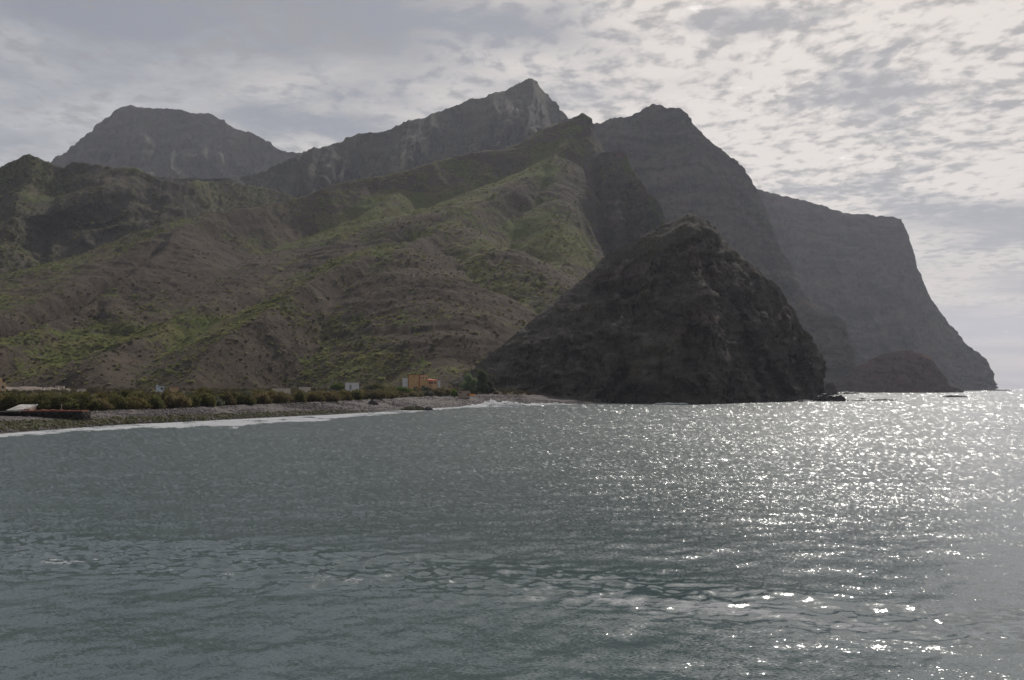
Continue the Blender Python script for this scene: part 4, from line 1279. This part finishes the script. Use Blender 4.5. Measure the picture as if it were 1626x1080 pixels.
    h.window(729.5, 732.4, 622.8, 624.4, 0, M['concrete'])
    h.block('doorway', M['window'], 741.6, 745.4, 625.0, 628.3, -.06, .1)

    c = P(749.3, 628.2, 585)
    t = thing('boat', 'small bright orange boat drawn up beside the beach hut', 'boat', (c[0], c[1], c[2]), 0.15)
    n, V = 15, []
    for i in range(n):
        u = i / (n - 1) * 2 - 1
        w = .62 * (1 - abs(u) ** 2.6) ** .8 + .02
        sh = .25 * u * u
        for (y, zz) in ((-w, .72 + sh), (-w * .85, .30 + sh * .6), (0, .10 + sh * .3), (w * .85, .30 + sh * .6), (w, .72 + sh), (w * .8, .70 + sh), (0, .35 + sh * .4), (-w * .8, .70 + sh)):
            V.append((u * 1.75, y, zz))
    Q = [(i * 8 + j, i * 8 + (j + 1) % 8, (i + 1) * 8 + (j + 1) % 8, (i + 1) * 8 + j) for i in range(n - 1) for j in range(8)]
    link('hull', mesh_np('hull', V, Q, M['orange'], True), t)
    for px in (-.6, .55):
        MB().box(px - .12, px + .12, -.48, .48, .62, .68).build('thwart', M['tan'], t)

    c = P(1022, 638, 678)
    t = thing('concrete_block', 'square weathered concrete block standing at the foot of the headland', 'concrete block', (c[0], c[1], 0), -.05)
    k = 678 / F
    zt = 21.0 * k
    MB().poly8([(-6.2 * k, 0, -2), (6.6 * k, 0, -2), (6.6 * k, 7, -2), (-6.2 * k, 7, -2), (-7.6 * k, -.3, zt), (7.8 * k, -.3, zt), (7.8 * k, 7, zt), (-7.6 * k, 7, zt)]).build('body', M['concrete'], t)
    MB().box(-8.0 * k, 8.2 * k, -.6, 7.2, zt + .01, zt + .5).build('cap', M['concrete'], t)


build_houses()


def build_road():
    """road cutting across the crag's foot"""
    V = LOFTS['crag'].reshape(-1, 3)
    ct, st = math.cos(TH), math.sin(TH)
    yy, zz = V[:, 1], V[:, 2] - CH
    fwd, upv = yy * ct + zz * st, -yy * st + zz * ct
    px, py = CX + F * V[:, 0] / fwd, CY - F * upv / fwd
    xs = np.arange(918, 985, 3.0)
    ds = []
    for x in xs:
        k = (np.abs(px - x) < 7) & (np.abs(py - 403) < 5)
        ds.append(np.percentile(yy[k], 20) if k.any() else 1650.0)
    ds = np.convolve(np.pad(ds, 2, 'edge'), np.ones(5) / 5, 'valid') - 4
    t = thing('road_cutting', 'pale road wall crossing the crag below a reddish cut bank', 'road', (0, 0, 0))
    for nm, mat, a, b, out in (('retaining_wall', M['pale'], 402.6, 405.4, 0.0), ('cut_bank', M['red_soil'], 399.6, 402.3, 3.0)):
        m = MB()
        for i in range(len(xs) - 1):
            p = [P(xs[j], y, ds[j] + out) for y in (b, a) for j in (i, i + 1)]
            lo0, lo1, hi0, hi1 = p
            e = np.array([0, 14.0, 0])
            m.poly8([lo0, lo1, lo1 + e, lo0 + e, hi0, hi1, hi1 + e, hi0 + e])
        m.build(nm, mat, t)


build_road()


def build_terrace():
    """bare gravel bank with a few pale blocks at the foot of the hill, on the left"""
    a = np.linspace(-60, 125, 80)
    t = np.linspace(0, 1, 14)
    V = []
    for q in t:
        for px in a:
            D = 600 + 60 * q
            p = P(px, 617, D)
            hgt = 3.0 * math.sin(math.pi * min(q * 1.1, 1)) ** .7 * (1 - abs((px - 35) / 100) ** 3) + .5 * float(vnoise(px / 9, q * 3, 0, 3))
            V.append((p[0], D, float(ground_z(p[0], D)) + hgt - .5))
    tag(link('gravel_bank', mesh_np('gravel_bank', V, grid_faces(14, 80), M['gravel'], True)), 'bare gravel bank behind the bushes near the cream house', 'bank', kind='structure')
    for px, py, w, h, lab in ((90, 614.6, 5, 1.8, 'wider pale block on the gravel bank'), (98, 614.0, 6, 1.0, 'thin pale slab on the end of the gravel bank'), (68, 617.2, 3, 1.2, 'small pale block lowest on the gravel bank')):
        c = P(px, py, 605)
        b = MB().box(-w * .19, w * .19, 0, 1.5, -1.0, h * .38, (.06, .06)).box(-w * .22, w * .22, -.08, 1.6, h * .38 + .01, h * .38 + .14)
        o = b.build('masonry_block', M['pale']); o.location = tuple(c)
        tag(o, lab, 'block')


build_terrace()


# ------------------------------------------------------------------ bushes and trees
LEAF = {'dark green': 'leaf_dark', 'olive': 'leaf_olive', 'brownish': 'leaf_brown', 'bright green': 'leaf_green', 'grey green': 'leaf_grey'}
BUSH, TRUNK = [], []
for i in range(6):
    g_ = np.random.default_rng(100 + i)
    lobes = [(g_.uniform(-.62, .62), g_.uniform(-.5, .5), g_.uniform(.22, .50), g_.uniform(.30, .48)) for _ in range(7)] + [(g_.uniform(-.3, .3), 0, .62, .36), (-.62, 0, .24, .3), (.62, .1, .26, .3)]
    BUSH.append(crown_mesh('foliage', M['leaf_olive'], lobes, 1500, 0.085, 100 + i, 0.5, 0.72))
    tb = MB()
    for j in range(4):
        an = j * 1.6 + i
        tb.tube([(.05 * math.cos(an), .05 * math.sin(an), -.15), (.16 * math.cos(an), .16 * math.sin(an), .2), (.36 * math.cos(an), .3 * math.sin(an), .55)], [.05, .035, .015], 5)
    TRUNK.append(tb.mesh('trunk', M['bark']))
ORD = ['first', 'second', 'third', 'fourth', 'fifth', 'sixth', 'seventh', 'eighth', 'ninth', 'tenth', 'eleventh', 'twelfth', 'thirteenth', 'fourteenth', 'fifteenth', 'sixteenth', 'seventeenth', 'eighteenth', 'nineteenth', 'twentieth',
       'twenty-first', 'twenty-second', 'twenty-third', 'twenty-fourth', 'twenty-fifth', 'twenty-sixth', 'twenty-seventh', 'twenty-eighth', 'twenty-ninth', 'thirtieth', 'thirty-first', 'thirty-second', 'thirty-third', 'thirty-fourth', 'thirty-fifth', 'thirty-sixth', 'thirty-seventh', 'thirty-eighth', 'thirty-ninth', 'fortieth']


def bush(px, D, zb, w, h, colour, label, group, k):
    c = P(px, 600, D)
    o = thing('bush', label, 'bush', (c[0], c[1], zb), random.uniform(0, 6.28), group)
    f = link('foliage', BUSH[k % 6], o)
    f.material_slots[0].link = 'OBJECT'
    f.material_slots[0].material = M[LEAF[colour]]
    f.scale = (w / 2 / .95, w / 2 / .95 * random.uniform(.85, 1.1), h / 1.0)
    t = link('trunk', TRUNK[k % 6], o)
    t.scale = (w / 2, w / 2, h)


def build_bushes():
    front = [(-60, 40, 26, 'olive'), (-22, 40, 25, 'brownish'), (2, 26, 20, 'olive'), (27, 42, 27, 'dark green'), (70, 48, 27, 'dark green'), (98, 26, 20, 'olive'), (128, 62, 29, 'dark green'), (163, 26, 19, 'brownish'), (185, 32, 24, 'dark green'), (196, 15, 10, 'brownish'), (217, 40, 20, 'olive'),
             (244, 30, 20, 'dark green'), (274, 38, 22, 'brownish'), (300, 34, 20, 'dark green'), (322, 30, 22, 'dark green'), (344, 26, 16, 'grey green'), (364, 24, 18, 'brownish'), (386, 36, 18, 'dark green'), (418, 32, 16, 'brownish'), (446, 32, 16, 'brownish'),
             (478, 22, 18, 'dark green'), (500, 24, 14, 'olive'), (518, 34, 15, 'brownish'), (542, 30, 16, 'olive'), (567, 24, 16, 'dark green'), (592, 30, 13, 'brownish'), (614, 26, 12, 'olive')]
    for i, (px, w, h, col) in enumerate(front):
        a = az_of(px)
        D = (float(crest_r(a)) + 5 + random.uniform(0, 4)) * math.cos(a)
        k = D / F
        zb = float(ground_z(P(px, 600, D)[0], D)) + .1
        lab = ('broad ' if w > 38 else 'small ' if w < 25 else 'rounded ') + col + ' bush at the top of the shingle, ' + (ORD[i] + ' from the cream house end')
        bush(px, D, zb, w * k * 1.32, h * k * 1.12, col, lab, 'bushes along the top of the beach', i)
    pal = ['olive', 'brownish', 'olive', 'dark green', 'olive', 'grey green', 'dark green']
    n = 0
    for row, (back, step, hh) in enumerate(((14, 21, 25), (32, 20, 25), (62, 20, 20), (105, 21, 15))):
        px, idx = -70.0 + row * 7, 0
        end = (640, 640, 640, 630)[row]
        while px < end:
            a = az_of(px)
            D = (float(crest_r(a)) + back + random.uniform(-4, 5)) * math.cos(a)
            k = D / F
            col = random.choice(pal)
            sc = random.choice((.62, .8, .95, 1.05, 1.2)) * random.uniform(.92, 1.08) * np.interp(px, [0, 350, 430, 520, 640], [1, 1, .8, .52, .45])
            zb = float(ground_z(P(px, 600, D)[0], D)) - .1
            lab = '%s bush in the %s rank of the scrub belt, %s along it' % (col, ORD[row + 1], ORD[idx])
            w = 34 if row < 2 else 30
            bush(px, D, zb, w * k * sc, hh * k * sc, col, lab, 'bushes filling the scrub belt', n + row)
            n += 1; idx += 1
            px += step * random.uniform(.75, 1.25)
    for px, D, w, h, col, yb, lab in ((640, 600, 38, 15, 'bright green', 627, 'bright green leafy bush just below the ochre building'), (656, 570, 30, 13, 'brownish', 633, 'reddish brown bush under the ochre building'), (677, 625, 18, 11, 'grey green', 624, 'round grey bush against the ochre building'),
                                     (679, 590, 18, 12, 'grey green', 631, 'round grey green bush at the shingle edge below the building'), (696, 610, 26, 12, 'brownish', 629, 'tan dry bush between the ochre building and beach hut'), (712, 620, 24, 12, 'brownish', 628, 'dry brown bush close to the beach hut'),
                                     (722, 592, 16, 13, 'bright green', 629, 'vivid green bush touching the beach hut wall'), (596, 660, 46, 11, 'dark green', 620, 'spreading dark bush between the white house and ochre building'), (618, 655, 30, 9, 'olive', 621, 'low olive bush beside the spreading dark one'),
                                     (702, 640, 20, 9, 'olive', 625, 'olive bush behind the tan dry bush'), (625, 575, 26, 12, 'olive', 631, 'olive bush at the shingle edge before the bright green one'), (538, 690, 26, 10, 'bright green', 618, 'bright green bush behind the small white house')):
        k = D / F
        bush(px, D, CH - (yb - HOR) * k - .2, w * k, h * k, col, lab, 'bushes round the ochre building', n); n += 1
    # feathery trees against the headland
    for px, D, w, h, mk, lab, sd in ((744, 640, 26, 33, 'leaf_tree', 'feathery green tree beside the beach hut', 1), (762, 648, 26, 40, 'leaf_tree', 'tallest feathery green tree before the dark headland', 2), (777, 655, 18, 33, 'leaf_grey', 'thin greyish feathery tree at the headland edge of the clump', 3)):
        k = D / F
        c = P(px, 628.5, D)
        o = thing('tree', lab, 'tree', (c[0], c[1], c[2] - .4), sd * 1.7, 'feathery trees by the headland')
        W_, H_ = w * k / 2 * 1.05, h * k * 1.14
        g_ = np.random.default_rng(200 + sd)
        lobes = [(g_.uniform(-.75, .75) * W_, g_.uniform(-.6, .6) * W_, H_ * g_.uniform(.12, .80), W_ * g_.uniform(.30, .46)) for _ in range(12)] + [(0, 0, H_ * .86, W_ * .30), (.2 * W_, 0, H_ * .5, W_ * .5), (-.3 * W_, 0, H_ * .3, W_ * .5)]
        link('crown', crown_mesh('crown', M[mk], lobes, 2600, .55, 210 + sd, 0.9, 0.55), o)
        tb = MB().tube([(0, 0, -.5), (.15, 0, H_ * .4), (0, 0, H_ * .8)], [.35, .22, .08], 7)
        for j in range(5):
            an = j * 1.3 + sd
            tb.tube([(.1, 0, H_ * (.2 + .1 * j)), (math.cos(an) * W_ * .6, math.sin(an) * W_ * .6, H_ * (.42 + .1 * j))], [.13, .04], 5)
        tb.build('trunk', M['bark'], o)
    # palm
    D = 570
    k = D / F
    c = P(452.5, 622, D)
    o = thing('palm_tree', 'lone palm rising above the scrub belt against the dark spur', 'palm tree', (c[0], c[1], c[2] - 1.0))
    H_ = 18 * k + 1.0
    MB().tube([(0, 0, -1), (.1, 0, H_ * .5), (.05, 0, H_)], [.36, .27, .30], 8).build('trunk', M['bark'], o)
    for j in range(26):
        an = j * 2.4
        el = math.radians(75 - 105 * (j / 25))
        L = 3.0 + .5 * math.sin(j * 3)
        V, Fq = [], []
        for s in range(7):
            u = s / 6
            e = el - u * 1.1
            r_ = L * u * math.cos(el - u * .55)
            zz = H_ + L * u * math.sin(el - u * .55)
            wd = .30 * math.sin(math.pi * min(u * .9 + .12, 1)) + .03
            cx, cy = .05 + math.cos(an) * r_, math.sin(an) * r_
            nx, ny = -math.sin(an) * wd, math.cos(an) * wd
            V += [(cx - nx, cy - ny, zz - wd * .55), (cx, cy, zz), (cx + nx, cy + ny, zz - wd * .55)]
        for s in range(6):
            b = s * 3
            Fq += [(b, b + 1, b + 4, b + 3), (b + 1, b + 2, b + 5, b + 4)]
        link('frond', mesh_np('frond', V, Fq, M['palm'], False), o)


build_bushes()
